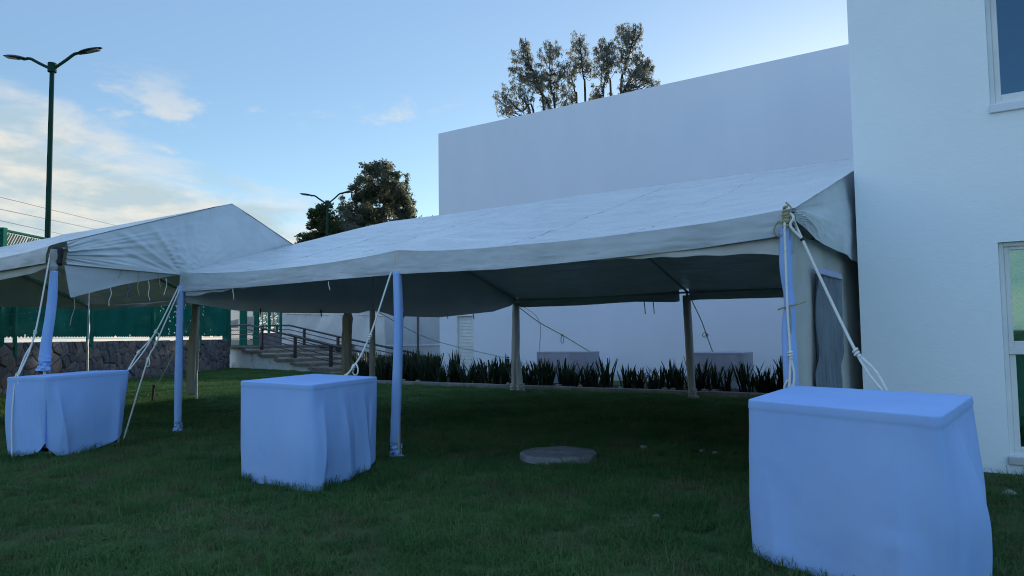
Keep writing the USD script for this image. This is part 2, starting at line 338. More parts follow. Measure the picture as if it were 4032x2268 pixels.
def holes(s0, s1, t0, t1, z0, z1, cuts):
    m = m3.Manifold.cube((s1 - s0, t1 - t0, z1 - z0)).translate((s0, t0, z0))
    for c in cuts: m -= m3.Manifold.cube((c[1] - c[0], c[3] - c[2], c[5] - c[4])).translate((c[0], c[2], c[4]))
    q = m.to_mesh(); v = np.array(q.vert_properties[:, :3])
    return trimesh.Trimesh(W(v[:, 0], v[:, 1], v[:, 2]), np.array(q.tri_verts), process=False)


part('wall', holes(-7.6, 16.0, 15.84, 29.0, -0.2, 9.96, [(-6.72, -5.82, 15.7, 16.1, 0.0, 2.46)]), M['wall'], b)
part('parapet_cap', sbx(-7.597, 15.99, 15.843, 28.99, 9.96, 10.04), M['wall'], b)
part('wall_base', sbx(-5.7, 16.0, 15.81, 15.86, -0.2, 0.22), M['plinth'], b)
dr = part('door', sbx(-6.66, -5.88, 15.93, 15.96, 0.02, 2.40), M['white_frame'], b, label='white louvred metal door')
for a, c in (((-6.72, -6.66), (0.0, 2.46)), ((-5.88, -5.82), (0.0, 2.46))):
    part('door_frame', sbx(a[0], a[1], 15.835, 15.98, c[0], c[1]), M['white_frame'], dr)
part('door_frame', sbx(-6.66, -5.88, 15.836, 15.98, 2.40, 2.46), M['white_frame'], dr)
for k in range(17):
    z0 = 0.16 + k * 0.131
    q = np.array([(-6.62, 15.908, z0), (-5.92, 15.908, z0), (-5.92, 15.924, z0 + 0.127), (-6.62, 15.924, z0 + 0.127), (-6.62, 15.915, z0), (-5.92, 15.915, z0), (-5.92, 15.9295, z0 + 0.127), (-6.62, 15.9295, z0 + 0.127)])
    part('louvre', T(W(q[:, 0], q[:, 1], q[:, 2]), [[0, 1, 2, 3], [4, 7, 6, 5], [0, 4, 5, 1], [2, 6, 7, 3], [0, 3, 7, 4], [1, 5, 6, 2]]), M['white_frame'], dr)

# grey building further back on the left
b = thing('grey_building', 'lower building with a smooth grey wall between the tarpaulin and the tall white building', 'building', (-8, 50, 0))
part('wall', trimesh.creation.box(bounds=[(-13.5, 50, -0.2), (0.5, 58, 3.9)]), M['grey_wall'], b)
part('vertical_pipe', tube([(-6.36, 49.93, 0.0), (-6.36, 49.93, 3.8)], 0.05), M['black_metal'], b)
part('ledge', trimesh.creation.box(bounds=[(-13.5, 49.95, 1.0), (0.5, 50.001, 1.05)]), M['wall'], b)

# ------------------------------------------------------------------ right building
b = thing('stucco_building', 'white roughcast building filling the right edge with two tinted windows', 'building', W(10.56, 2.68))
WU, WL = (12.03, 13.45, 4.19, 6.6), (12.03, 13.45, 0.20, 2.60)
part('wall', holes(10.56, 21.0, 2.68, 10.4, -0.2, 9.4, [(11.0, 20.5, 3.0, 10.0, -0.1, 3.4), (11.0, 20.5, 3.0, 10.0, 3.7, 9.0)] + [(a, c, 2.5, 3.2, d, e) for a, c, d, e in (WU, WL)]), M['stucco'], b)
part('floor_slab', sbx(11.01, 20.49, 3.01, 9.99, 0.0, 0.05), M['concrete'], b)


def rail(s0, s1, z0, z1, t0=2.73, t1=2.83): return sbx(s0, s1, t0, t1, z0, z1, 0.006)


for nm, (a, c, d, e), lab in (('window', WU, 'upper tinted window with a white frame'), ('window', WL, 'tall lower tinted window in two lights')):
    w = UsdGeom.Xform.Define(stage, path_for(nm, b)).GetPrim(); BASE[w.GetPath()] = BASE[b.GetPath()]; tag(w, lab)
    f_ = M['white_frame']
    part('frame', [rail(a, a + 0.05, d, e), rail(c - 0.05, c, d, e), rail(a + 0.05, c - 0.05, d, d + 0.05), rail(a + 0.05, c - 0.05, e - 0.05, e)], f_, w)
    if d > 3:
        part('sash', [rail(a + 0.05, a + 0.11, d + 0.05, e - 0.05, 2.755, 2.81), rail(a + 0.11, c - 0.05, d + 0.05, d + 0.12, 2.755, 2.81)], f_, w)
        part('pane', sbx(a + 0.11, c - 0.05, 2.776, 2.784, d + 0.12, e - 0.05), M['pane_blue'], w)
        part('sill', sbx(a - 0.01, c + 0.01, 2.65, 2.80, d - 0.10, d - 0.002, 0.008), M['wall'], w)
    else:
        mid = 1.38
        part('transom', rail(a + 0.05, c - 0.05, mid - 0.05, mid + 0.03, 2.726, 2.826), f_, w)
        part('sash', [rail(a + 0.05, a + 0.10, mid + 0.03, e - 0.05, 2.75, 2.80), rail(a + 0.10, c - 0.05, mid + 0.03, mid + 0.10, 2.75, 2.80), rail(a + 0.10, c - 0.05, e - 0.09, e - 0.05, 2.75, 2.80)], f_, w)
        part('pane', sbx(a + 0.10, c - 0.05, 2.771, 2.778, mid + 0.10, e - 0.09), M['pane_teal'], w)
        part('sash', [rail(a + 0.05, a + 0.11, d + 0.05, mid - 0.05, 2.75, 2.80), rail(a + 0.11, c - 0.05, d + 0.05, d + 0.10, 2.75, 2.80)], f_, w)
        part('pane', sbx(a + 0.11, c - 0.05, 2.771, 2.778, d + 0.10, mid - 0.05), M['pane_teal'], w)
        part('sill', sbx(a - 0.01, c + 0.01, 2.64, 2.80, d - 0.09, d - 0.002, 0.008), M['plinth'], w)
# what shows through the panes: an expanded metal grille over cream blinds, teal shelving, ceiling beams
gm = []
for k in range(-30, 60):
    for sg in (1, -1):
        s0, z0 = 11.9, 1.45 + k * 0.05
        p0, p1 = (s0, z0), (s0 + 1.7, z0 + sg * 1.7 * 1.15)
        L = shapely.LineString([p0, p1]).intersection(sbox(12.03, 1.42, 13.4, 2.58))
        if not L.is_empty and L.length > 0.02:
            (x0, y0), (x1, y1) = L.coords[0], L.coords[-1]
            gm.append(tube([W(x0, 2.92 + 0.002 * sg, y0), W(x1, 2.92 + 0.002 * sg, y1)], 0.006, 4))
part('window_grille', gm, M['grille'], b)
part('blind', [sbx(11.95, 13.6, 3.02, 3.03, 2.02, 2.47), sbx(11.95, 13.6, 3.02, 3.03, 1.72, 2.0), sbx(12.3, 13.6, 3.03, 3.04, 1.5, 1.71)], M['cream'], b, label='cream roller blind behind the grille')
part('panel', sbx(11.95, 13.6, 2.98, 3.0, 0.5, 1.36), M['teal'], b, label='teal panel added to brighten the lower pane')  # added close behind the glass to brighten the dark lower pane
part('shelf', [sbx(11.95, 13.6, 2.93, 2.98, z, z + 0.05) for z in (0.52, 0.9, 1.22)] + [sbx(11.95, 13.6, 3.6, 3.63, 0.5, 1.9)], M['teal'], b, label='teal metal shelving behind the lower pane')
part('reflection_rail', [sbx(11.95, 13.6, 2.93, 2.96, z, z + h) for z, h in ((5.08, 0.05), (4.74, 0.05), (4.40, 0.025), (4.34, 0.05))], M['room'], b, label='pale horizontal rails imitating reflected light bars in the upper pane')  # slim rails stand in for light bars reflected in the upper pane
part('ceiling_beam', [sbx(11.1, 20.4, t, t + 0.12, z, z + 0.10) for t, z in ((3.6, 7.1), (4.6, 7.3), (5.8, 7.5), (7.2, 7.7))], M['room'], b)

# ------------------------------------------------------------------ stone wall with the green fence
FX = -15.6
sw = thing('stone_wall', 'dark rubble stone wall under the green fence on the left', 'wall', (FX, 30, 0))
part('wall_core', trimesh.creation.box(bounds=[(FX - 0.45, 14, -0.2), (FX - 0.03, 41.0, 1.56)]), M['mortar'], sw)
rg = np.random.default_rng(5)
ys, zs = [], []
for y in np.arange(19.5, 41.2, 0.40):
    for z in np.arange(-0.05, 1.75, 0.34):
        if rg.random() < 0.16: continue
        ys.append(y + rg.uniform(-.24, .24)); zs.append(z + rg.uniform(-.20, .20))
cells = shapely.voronoi_polygons(MultiPoint(list(zip(ys, zs))))
wallbox = sbox(19.6, -0.05, 40.98, 1.60)
cnt = 0
for c in cells.geoms:
    c = c.intersection(wallbox)
    if c.is_empty or c.area < 0.01: continue
    c = c.buffer(-0.020).buffer(0.014, quad_segs=2)
    if c.is_empty or c.geom_type != 'Polygon' or c.area < 0.008: continue
    c = c.simplify(0.012); r0 = np.array(c.exterior.coords[:-1]); ce = np.array(c.centroid.coords[0])
    k = len(r0); dep = rg.uniform(0.02, 0.06)
    r1 = ce + (r0 - ce) * 0.80 + rg.uniform(-.012, .012, (k, 2))
    rings = [(r0, -0.03), (r0, 0.0), (r1, dep)]
    v = np.vstack([np.column_stack([np.full(k, FX + o), r[:, 0], r[:, 1]]) + (rg.uniform(-.008, .012, (k, 1)) * [[1, 0, 0]] if o > 0 else 0) for r, o in rings] + [[(FX + dep + rg.uniform(0, .025), *ce)]])
    i = np.arange(k); j = (i + 1) % k
    f = [np.stack([i + a * k, j + a * k, j + (a + 1) * k], 1) for a in (0, 1)] + [np.stack([i + a * k, j + (a + 1) * k, i + (a + 1) * k], 1) for a in (0, 1)] + [np.stack([i + 2 * k, j + 2 * k, np.full(k, 3 * k)], 1)]
    part('stone', trimesh.Trimesh(v, np.vstack(f), process=True), M[f'stone{rg.integers(0, 4)}'], sw, smooth=40); cnt += 1

fe = thing('green_fence', 'tall green chain link fence with woven green strips on top of the stone wall', 'fence', (FX, 30, 1.6))
POST_Y = [17.7, 22.65, 27.5, 32.3, 37.1, 40.9]
for y in POST_Y:
    part('post', trimesh.creation.box(bounds=[(FX - 0.14, y - 0.09, 1.2), (FX + 0.04, y + 0.09, 5.12)]), M['fence_green'], fe)
part('top_rail', tube([(FX - 0.05, 14, 5.05), (FX - 0.05, 40.9, 5.05)], 0.045, 8), M['fence_green'], fe)
part('brace_post', trimesh.creation.box(bounds=[(FX - 0.02, 23.2, 1.2), (FX + 0.06, 23.3, 3.6)]), M['fence_green'], fe)


def strip_panel(org, ax, y0, y1, z0, z1, seed, cover=0.8, size=0.085):
    """Woven strips: rows of small tilted diamond faces with gaps where the light comes through."""
    r = np.random.default_rng(seed)
    yy, zz = np.meshgrid(np.arange(y0, y1, size), np.arange(z0, z1, size * 0.8), indexing='ij')
    zz = zz + (np.arange(yy.shape[0])[:, None] % 2) * size * 0.4
    yy, zz = yy.ravel(), zz.ravel()
    h = (zz - z0) / (z1 - z0)
    keep = r.random(len(yy)) < cover + 0.10 * fbm(np.column_stack([yy * 0.55, zz * 0.9, np.zeros(len(yy)) + seed]), 3, seed) - 0.12 * np.clip((0.04 - h) / 0.04, 0, 1)
    yy, zz = yy[keep], zz[keep]; n = len(yy)
    a, bb = size * 0.68, size * 0.44
    nx = np.cross(ax, Z3)
    t = r.uniform(-0.25, 0.25, n)
    off = [(-a, -bb, -0.014), (a * 0.2, -bb * 1.1, 0.014), (a, bb, 0.014), (-a * 0.2, bb * 1.1, -0.014)]
    v = np.stack([org + (yy + o[0] + t * 0.02)[:, None] * ax + (zz + o[1])[:, None] * Z3 + (o[2] + t * 0.015)[:, None] * nx for o in off], 1).reshape(-1, 3)
    i = np.arange(n)[:, None] * 4
    return T(v, np.hstack([i, i + 1, i + 2, i + 3]))


AXY = np.array([0, 1.0, 0]); ORG = np.array([FX - 0.06, 0, 0])
for k in range(5):
    y0, y1 = POST_Y[k] + 0.10, POST_Y[k + 1] - 0.10
    part('strip_panel', strip_panel(ORG, AXY, y0, y1, 1.78, 4.45, 20 + k, 1.06 if k < 3 else 0.97), M['mesh_green'], fe, kind='stuff')
    sl = []
    r = np.random.default_rng(60 + k)
    for y in np.arange(y0 - 0.3, y1, 0.12):
        L = shapely.LineString([(y, 4.42), (y + 0.42, 5.0)]).intersection(sbox(y0, 4.4, y1, 5.02))
        if L.is_empty or L.length < 0.05: continue
        (a0, z0), (a1, z1) = L.coords[0], L.coords[-1]; w = 0.041 + r.uniform(-.010, .008)
        sl.append(T([(FX - 0.05, a0 - w, z0), (FX - 0.05, a0 + w, z0), (FX - 0.07, a1 + w, z1 + r.uniform(-.05, 0)), (FX - 0.07, a1 - w, z1)], [[0, 1, 2, 3]]))
    part('slat_row', sl, M['lamp_green'], fe, kind='stuff')
wires = []
for k in range(12):
    wires.append(tube([(FX - 0.06, 14, 1.7 + k * 0.27), (FX - 0.06, 40.9, 1.7 + k * 0.27)], 0.006, 4))
part('fence_wire', wires, M['fence_green'], fe, kind='stuff')

# ------------------------------------------------------------------ stairs, handrails, gate
A0, DS, MS = np.array([-15.9, 41.8, 0]), np.array([0.69, -0.7238, 0]), np.array([0.7238, 0.69, 0])
DS /= np.linalg.norm(DS); MS /= np.linalg.norm(MS)
st = thing('stair', 'wide shallow outdoor steps of stone slabs with a stained white side wall', 'steps', A0)
HS = [(-1.2, 1.92, 1.13), (1.92, 3.92, 0.93), (3.92, 5.78, 0.73), (5.78, 7.52, 0.53), (7.52, 9.29, 0.35), (9.29, 11.05, 0.17)]
for k0, k1, h in HS:
    part('side_wall', wbx(A0, DS, MS, max(k0, 0.0) + (0.003 if k0 > 0 else 0), k1 + 0.0, 0.05, 4.5, -0.1, h - 0.06), M['stair_wall'], st)
part('platform', wbx(A0, DS, MS, -7.0, -0.003, 0.05, 9.0, -0.1, 1.06), M['stair_wall'], st)
ends = [(-7.0, 2.0), (1.75, 4.0), (3.75, 5.85), (5.6, 7.6), (7.35, 9.35), (9.1, 11.2)]
for (k0, k1, h), (e0, e1) in zip(HS, ends):
    import shapely.affinity
    q = sbox(e0, -0.12, e1, 4.6 if e0 > 0 else 8.9).buffer(-0.05).buffer(0.05, quad_segs=4)
    m = trimesh.creation.extrude_polygon(q, 0.11)
    v = m.vertices; m = trimesh.Trimesh(A0 + v[:, :1] * DS + v[:, 1:2] * MS + (v[:, 2:] + h - 0.055) * Z3, m.faces, process=False)
    part('tread', m, M['tread'], st)


def hrail(label, w, pts, posts, lev=4):
    h = thing('handrail', label, 'handrail', A0 + MS * w)
    L = lambda k, z: A0 + DS * k + MS * w + Z3 * z
    for k, z0, z1 in posts:
        part('post', wbx(L(k, 0), DS, MS, -0.09, 0.09, -0.05, 0.05, z0, z1), M['black_metal'], h)
    part('top_rail', tube([L(k, z) for k, z in pts], 0.055, 8), M['black_metal'], h)
    for q in range(1, lev):
        part('rail', tube([L(k, z - 0.26 * q) for k, z in pts], 0.026, 6), M['black_metal'], h)


hrail('black metal handrail on the near side of the outdoor steps', 0.9, [(-2.2, 2.38), (0.45, 2.38), (2.1, 2.18), (5.93, 1.68), (9.51, 1.24), (12.7, 0.9)], [(-2.2, 1.1, 2.38), (2.1, 0.95, 2.18), (5.93, 0.55, 1.68), (9.51, 0.15, 1.24), (12.7, 0.0, 0.9)])
hrail('black metal handrail on the far side of the outdoor steps', 4.45, [(-7.0, 2.42), (-3.4, 2.42), (-1.7, 2.40), (0.2, 2.16), (4.1, 1.66), (11.3, 0.80)], [(-6.6, 1.1, 2.42), (-3.4, 1.1, 2.42), (0.2, 0.95, 2.16), (4.1, 0.5, 1.66), (7.7, 0.3, 1.22), (11.3, 0.0, 0.80)])

gt = thing('green_gate', 'green mesh gate between green posts at the top of the steps', 'gate', (-17, 46, 1.15))
for x0, x1 in ((-17.95, -17.62), (-16.90, -16.48), (-16.06, -15.74)):
    part('gate_post', trimesh.creation.box(bounds=[(x0, 45.95, 1.0), (x1, 46.1, 4.9)]), M['fence_green'], gt)


def diamonds(x0, x1, z0, z1, y, pitch, r):
    out = []
    for k in np.arange(-(z1 - z0), (x1 - x0), pitch):
        for sg in (1, -1):
            L = shapely.LineString([(x0 + k, z0 if sg > 0 else z1), (x0 + k + (z1 - z0), z1 if sg > 0 else z0)]).intersection(sbox(x0, z0, x1, z1))
            if L.is_empty or L.length < 0.02: continue
            (a, c), (d, e) = L.coords[0], L.coords[-1]
            out.append(tube([(a, y + 0.005 * sg, c), (d, y + 0.005 * sg, e)], r, 3, cap=False))
    return out


part('mesh_panel', diamonds(-17.62, -16.90, 1.25, 4.6, 46.02, 0.13, 0.020), M['steel'], gt, kind='stuff')
part('mesh_panel', diamonds(-16.48, -16.06, 1.25, 4.6, 46.02, 0.13, 0.020), M['steel'], gt, kind='stuff')
part('gate_rail', [trimesh.creation.box(bounds=[(-17.62, 45.98, z), (-16.90, 46.06, z + 0.06)]) for z in (1.16, 4.6)] + [trimesh.creation.box(bounds=[(-16.48, 45.98, z), (-16.06, 46.06, z + 0.06)]) for z in (1.16, 4.6)], M['fence_green'], gt)


def rag(x0, x1, z0, z1, seed, lab):
    x, z = np.meshgrid(np.linspace(x0, x1, 14), np.linspace(z1, z0, 14), indexing='ij')
    P = np.stack([x, 45.88 + 0.10 * fbm(np.stack([x * 4, z * 3, x * 0 + seed], -1), 3), z - 0.10 * np.sin((x - x0) / (x1 - x0) * np.pi) * (z - z0) / (z1 - z0)], -1)
    p = part('hanging_cloth', sheet(P, 0.006), M['cloth_pale'], None, True); tag(p, lab, 'cloth')


rag(-17.66, -16.95, 2.28, 2.85, 3, 'pale folded cloth hung over the left half of the gate')
rag(-16.40, -15.98, 1.95, 3.05, 8, 'long pale cloth hanging on the right half of the gate')
f2 = thing('green_fence', 'short green woven strip fence to the right of the gate', 'fence', (-15, 46, 1.2))
part('base_wall', trimesh.creation.box(bounds=[(-15.74, 46.0, 0.6), (-14.38, 46.3, 1.95)]), M['stone1'], f2)
part('strip_panel', strip_panel(np.array([0, 46.1, 0]), np.array([1.0, 0, 0]), -15.70, -14.42, 2.08, 4.6, 91, 0.80), M['mesh_green'], f2, kind='stuff')
for x in (-15.2, -14.46): part('post', trimesh.creation.box(bounds=[(x, 46.08, 1.9), (x + 0.12, 46.2, 4.9)]), M['fence_green'], f2)
# pale tarpaulin behind the steps
tp = thing('tarpaulin_screen', 'big white tarpaulin sheet stretched upright behind the black handrails', 'tarpaulin', A0 + MS * 6.8)
k, v = np.meshgrid(np.linspace(-7.9, 5.25, 80), np.linspace(0, 1, 30), indexing='ij')
ztop = np.interp(k, [-7.9, 4.9, 5.25], [3.42, 2.95, 2.9]); zb = np.interp(k, [-7.9, 5.25], [0.9, 0.30])
dd = 0.30 * fbm(np.stack([k * 0.8 + v * 1.5, v * 1.2, k * 0], -1), 4, 3) + 0.05 * np.sin(k * 2.2 + v * 5) * (1 - v)
P = A0 + k[..., None] * DS + (6.8 + dd)[..., None] * MS + (ztop + (zb - ztop) * v)[..., None] * Z3
part('sheet', sheet(P, 0.006), M['tarp'], tp, True)
part('top_hem', tube([A0 + DS * kk + MS * 6.76 + Z3 * np.interp(kk, [-7.9, 4.9, 5.25], [3.30, 2.83, 2.78]) for kk in np.linspace(-7.9, 5.2, 20)], 0.02, 6), M['grey_sleeve'], tp)
for kk in (-7.9, 5.25): part('support_pole', tube([A0 + DS * kk + MS * 6.86 + Z3 * z for z in (0, 3.45)], 0.03, 8), M['steel'], tp)
part('stay_rope', tube([A0 + DS * -7.9 + MS * 6.8 + Z3 * 3.4, A0 + DS * -6.6 + MS * 4.6 + Z3 * 2.2, A0 + DS * -6.0 + MS * 4.2 + Z3 * 1.12], 0.02, 6), M['rope_old'], tp)

# hedge at the far corner
hv = np.random.default_rng(3)


def leaf_cloud(centres, radii, n, size, aspect, droop, seed, fill=0.55):
    """Leaf sized faces spread through ellipsoids. centres (k,3), radii (k,3), n per ellipsoid."""
    r = np.random.default_rng(seed); V = []
    for c, rad, cnt_ in zip(centres, radii, n):
        cnt_ = int(cnt_)
        d = r.normal(size=(cnt_, 3)); d /= np.linalg.norm(d, axis=1, keepdims=True)
        p = c + d * (r.random((cnt_, 1)) ** (1 - fill)) * rad
        V.append(p)
    p = np.vstack(V); n_ = len(p)
    ax = r.normal(size=(n_, 3)); ax[:, 2] -= droop; ax /= np.linalg.norm(ax, axis=1, keepdims=True)
    bx = np.cross(ax, r.normal(size=(n_, 3))); bx /= np.linalg.norm(bx, axis=1, keepdims=True)
    L = size * r.uniform(0.6, 1.3, (n_, 1)); w = L * aspect
    v = np.stack([p, p + ax * L * 0.5 + bx * w * 0.5, p + ax * L, p + ax * L * 0.5 - bx * w * 0.5], 1).reshape(-1, 3)
    i = np.arange(n_)[:, None] * 4
    return T(v, np.hstack([i, i + 1, i + 2, i + 3]))


hg = thing('hedge', 'low clipped green hedge beside the corner of the tall white building', 'hedge', W(-11.5, 19.0))
hc = W(np.linspace(-14, -8.6, 14), 19.0 + hv.uniform(-.1, .1, 14), 0.36)
part('foliage', leaf_cloud(hc, np.tile([0.42, 0.45, 0.36], (14, 1)), [900] * 14, 0.10, 0.5, 0.2, 4, 0.75), M['hedge'], hg)
part('stems', [tube([c - [0, 0, 0.36], c + [0.03, 0.02, 0.1]], 0.03, 5) for c in hc], M['bark'], hg)

# ------------------------------------------------------------------ street lamps and cables
def lamp(x, y, h, tips, label, r0=0.115):
    L = thing('street_lamp', label, 'street lamp', (x, y, 0), 'double armed green street lamps')
    part('base_plate', trimesh.creation.box(bounds=[(x - .22, y - .22, 0), (x + .22, y + .22, 0.04)]), M['lamp_green'], L)
    part('pole', tube([(x, y, 0.0), (x, y, h * 0.5), (x, y, h)], [r0, r0 * 0.85, r0 * 0.7], 10), M['lamp_green'], L, 40)
    part('collar', trimesh.creation.cylinder(0.15, 0.34, sections=12, transform=trimesh.transformations.translation_matrix((x, y, h + 0.02))), M['lamp_green'], L, 40)
    for tx, ty, tz in tips:
        e = np.array([tx, ty, tz]); o = np.array([x, y, h]); d = e - o; hd = np.array([d[0], d[1], 0]); Lh = np.linalg.norm(hd); hd /= Lh
        a0 = o + hd * 0.1; j = o + hd * (Lh - 0.95) + Z3 * (d[2] - 0.10)
        part('arm', tube(bez([a0, a0 + (j - a0) * 0.5 + Z3 * 0.03, a0 + (j - a0) * 0.88 + Z3 * 0.06, j + hd * 0.15], 14), 0.055, 8), M['lamp_green'], L, True)
        sd = np.cross(hd, Z3); q = np.linspace(0, 1, 14)
        wv = 0.17 * np.clip(np.sin(np.clip(q * 1.02, 0, 1) ** 0.8 * np.pi) ** 0.55, 0.3, 1); th_ = 0.085 * np.clip(np.sin((q * 0.94 + 0.05) * np.pi) ** 0.5, 0.3, 1)
        ang = np.arange(12) * 2 * np.pi / 12
        c = j + hd * (q[:, None] * 0.95) + Z3 * (q[:, None] * 0.17)
        P = c[:, None] + wv[:, None, None] * np.cos(ang)[None, :, None] * sd + (th_[:, None] * np.where(np.sin(ang) > 0, 1, 0.55)[None])[..., None] * np.sin(ang)[None, :, None] * Z3
        P = np.concatenate([P, P[:, :1]], 1); m = grid(P)
        m = trimesh.util.concatenate([m, T(np.vstack([P[0, :-1], P[0].mean(0)]), [[(i + 1) % 12, i, 12] for i in range(12)]), T(np.vstack([P[-1, :-1], P[-1].mean(0)]), [[i, (i + 1) % 12, 12] for i in range(12)])])
        hdp = part('lamp_head', m, M['black_metal'], L, 50)
        cc = c[8] - Z3 * 0.056
        part('lens', T([cc + hd * a + sd * bb + Z3 * (a * 0.17 - 0.004) for a, bb in ((-.22, -.09), (.25, -.09), (.25, .09), (-.22, .09))] + [cc + hd * a + sd * bb + Z3 * (a * 0.17 + 0.03) for a, bb in ((-.22, -.09), (.25, -.09), (.25, .09), (-.22, .09))], [[0, 3, 2, 1], [4, 5, 6, 7], [0, 1, 5, 4], [2, 3, 7, 6], [1, 2, 6, 5], [3, 0, 4, 7]]), M['lamp_glass'], hdp)


lamp(-17.0, 27.0, 11.75, [(-15.05, 26.8, 12.35), (-18.95, 27.2, 12.25)], 'tall dark green street lamp with two arms rising behind the fence on the left')
lamp(-13.0, 52.0, 11.1, [(-14.95, 52.0, 11.75), (-11.05, 52.0, 11.9)], 'distant green street lamp with two arms in front of the small dense tree')


def P2(x, y, D):
    """The world point that the survey of the photograph puts at pixel (x, y) of 2576 x 1449, D metres ahead."""
    a, bb = x - 1288, y - 724.5; ca, sa = math.cos(-ROLL), math.sin(-ROLL); a, bb = a * ca - bb * sa, a * sa + bb * ca
    return np.array([0, 0, EYE]) + np.array([a / 1865.57, c_ + s_ * bb / 1865.57, s_ - c_ * bb / 1865.57]) * D


for (xa, ya), (xb, yb), lab in (((0, 496), (290, 567), 'uppermost of the three thin overhead cables on the left'), ((0, 526), (226, 574), 'middle one of the three thin overhead cables on the left'), ((0, 555), (159, 590), 'lowest of the three thin overhead cables on the left')):
    p, q = P2(xa, ya, 40), P2(xb, yb, 62); d = q - p
    pts = np.array([p - d * 1.2 + Z3 * 0, p - d * 0.5, p, q, q + d * 1.0])
    tag(part('overhead_cable', tube(bez(pts, 24), 0.016, 5), M['black_metal'], None, True), lab, 'cable', 'overhead cables')

# ------------------------------------------------------------------ trees
def tree(name, label, base, dep, trunks, blobs, leaf, size, aspect, droop, dens, seed, bark_r=0.11, fill=0.5, group=None, nsub=34, spread=0.68):
    """trunks: lists of (x, y) waypoints, blobs: (x, y, rx, ry) as surveyed at distance dep; the tree has its own depth."""
    r = np.random.default_rng(seed); k = dep / 1865.57
    t = thing(name, label, 'tree', base, group)
    C, Rd, n = [], [], []
    for x, y, rx, ry in blobs:
        dy = r.uniform(-1, 1) * rx * k * 1.2
        c = P2(x, y, dep); c = c + np.array([0, 1.0, 0]) * dy
        # several sub-clumps in each mass, so that its outline is broken
        for _ in range(nsub):
            o = np.clip(r.normal(size=3), -1.25, 1.25) * [rx * k * spread, rx * k * spread, ry * k * spread]
            C.append(c + o); q = r.uniform(0.12, 0.36); Rd.append([rx * k * q, rx * k * q, ry * k * q * 1.3]); n.append(max(8, rx * ry * dens * q * 5 / nsub))
    ms = []
    for w in trunks:
        pts = [P2(x, y, dep) + [0, (i % 2) * 0.15, 0] for i, (x, y) in enumerate(w)]
        if w[0][1] > 10: pts = pts
        nn = 18; pts = bez(pts, nn); ms.append(tube(pts, np.linspace(bark_r, bark_r * 0.22, len(pts)), 7))
    part('trunk', ms, M['bark'], t, True)
    br = []
    tp_ = np.vstack([bez([P2(x, y, dep) for x, y in w], 30) for w in trunks])
    for c in C[::2]:
        low = tp_[tp_[:, 2] < c[2] - 0.4]
        if not len(low): continue
        o = low[np.argmin(np.linalg.norm(low - c, axis=1) + 0.0)]
        mid = (o + c) / 2 + r.normal(size=3) * 0.10 - Z3 * 0.25
        br.append(tube(bez([o, mid, c], 8), np.linspace(bark_r * 0.22, 0.012, len(bez([o, mid, c], 8))), 4, cap=False))
    if br: part('branches', br, M['bark'], t, True)
    part('crown', leaf_cloud(np.array(C), np.array(Rd), n, size, aspect, droop, seed + 1, fill), leaf, t)
    return t


EU = 'tall slender eucalyptus trees above the white wall'
tree('eucalyptus_tree', 'eucalyptus with a pointed crown, leftmost of the tall row above the white roofline', P2(1372, 290, 50) * [1, 1, 0], 50,
     [[(1373, 880), (1370, 320), (1355, 215), (1330, 150), (1322, 95)]],
     [(1322, 108, 14, 20), (1313, 148, 26, 26), (1308, 185, 28, 26), (1345, 205, 22, 24), (1338, 168, 16, 20)], M['euc'], 0.20, 0.26, 1.6, 1.265, 31)
tree('eucalyptus_tree', 'low spreading leafy tree at the left foot of the eucalyptus row above the roofline', P2(1340, 300, 48) * [1, 1, 0], 48,
     [[(1345, 880), (1345, 310), (1310, 280), (1275, 245)], [(1342, 330), (1330, 270), (1305, 240)]],
     [(1262, 245, 20, 20), (1288, 228, 26, 18), (1302, 262, 32, 18), (1272, 282, 20, 12), (1325, 240, 18, 18)], M['euc'], 0.20, 0.26, 1.6, 0.8, 33, 0.10)
tree('eucalyptus_tree', 'eucalyptus with a bushy crown, second from left in the tall row', P2(1390, 290, 51) * [1, 1, 0], 51,
     [[(1400, 880), (1397, 300), (1387, 230), (1383, 160), (1385, 105)], [(1398, 320), (1375, 250), (1350, 220)]],
     [(1385, 115, 16, 18), (1380, 150, 28, 24), (1388, 186, 30, 24), (1364, 208, 22, 20), (1400, 232, 22, 22), (1420, 180, 16, 20), (1372, 260, 14, 16)], M['euc'], 0.20, 0.26, 1.6, 1.204, 37)
tree('eucalyptus_tree', 'eucalyptus with a rounded head and long bare trunks, middle of the tall row', P2(1475, 270, 52) * [1, 1, 0], 52,
     [[(1476, 880), (1473, 270), (1467, 190), (1457, 90)], [(1452, 880), (1452, 300), (1446, 230), (1436, 190)]],
     [(1457, 94, 18, 18), (1455, 124, 26, 22), (1456, 152, 24, 18), (1434, 178, 18, 18), (1432, 222, 20, 26), (1487, 168, 12, 18), (1420, 262, 20, 16), (1500, 246, 16, 18)], M['euc'], 0.20, 0.26, 1.6, 1.145, 41)
tree('eucalyptus_tree', 'eucalyptus with a dense dark head, second from right in the tall row', P2(1535, 260, 50) * [1, 1, 0], 50,
     [[(1540, 880), (1538, 270), (1530, 190), (1526, 110)], [(1518, 880), (1518, 280), (1522, 200)]],
     [(1525, 106, 18, 18), (1521, 134, 26, 22), (1527, 160, 26, 22), (1510, 188, 20, 18), (1506, 226, 16, 20), (1500, 262, 18, 10)], M['euc'], 0.20, 0.26, 1.6, 1.386, 43)
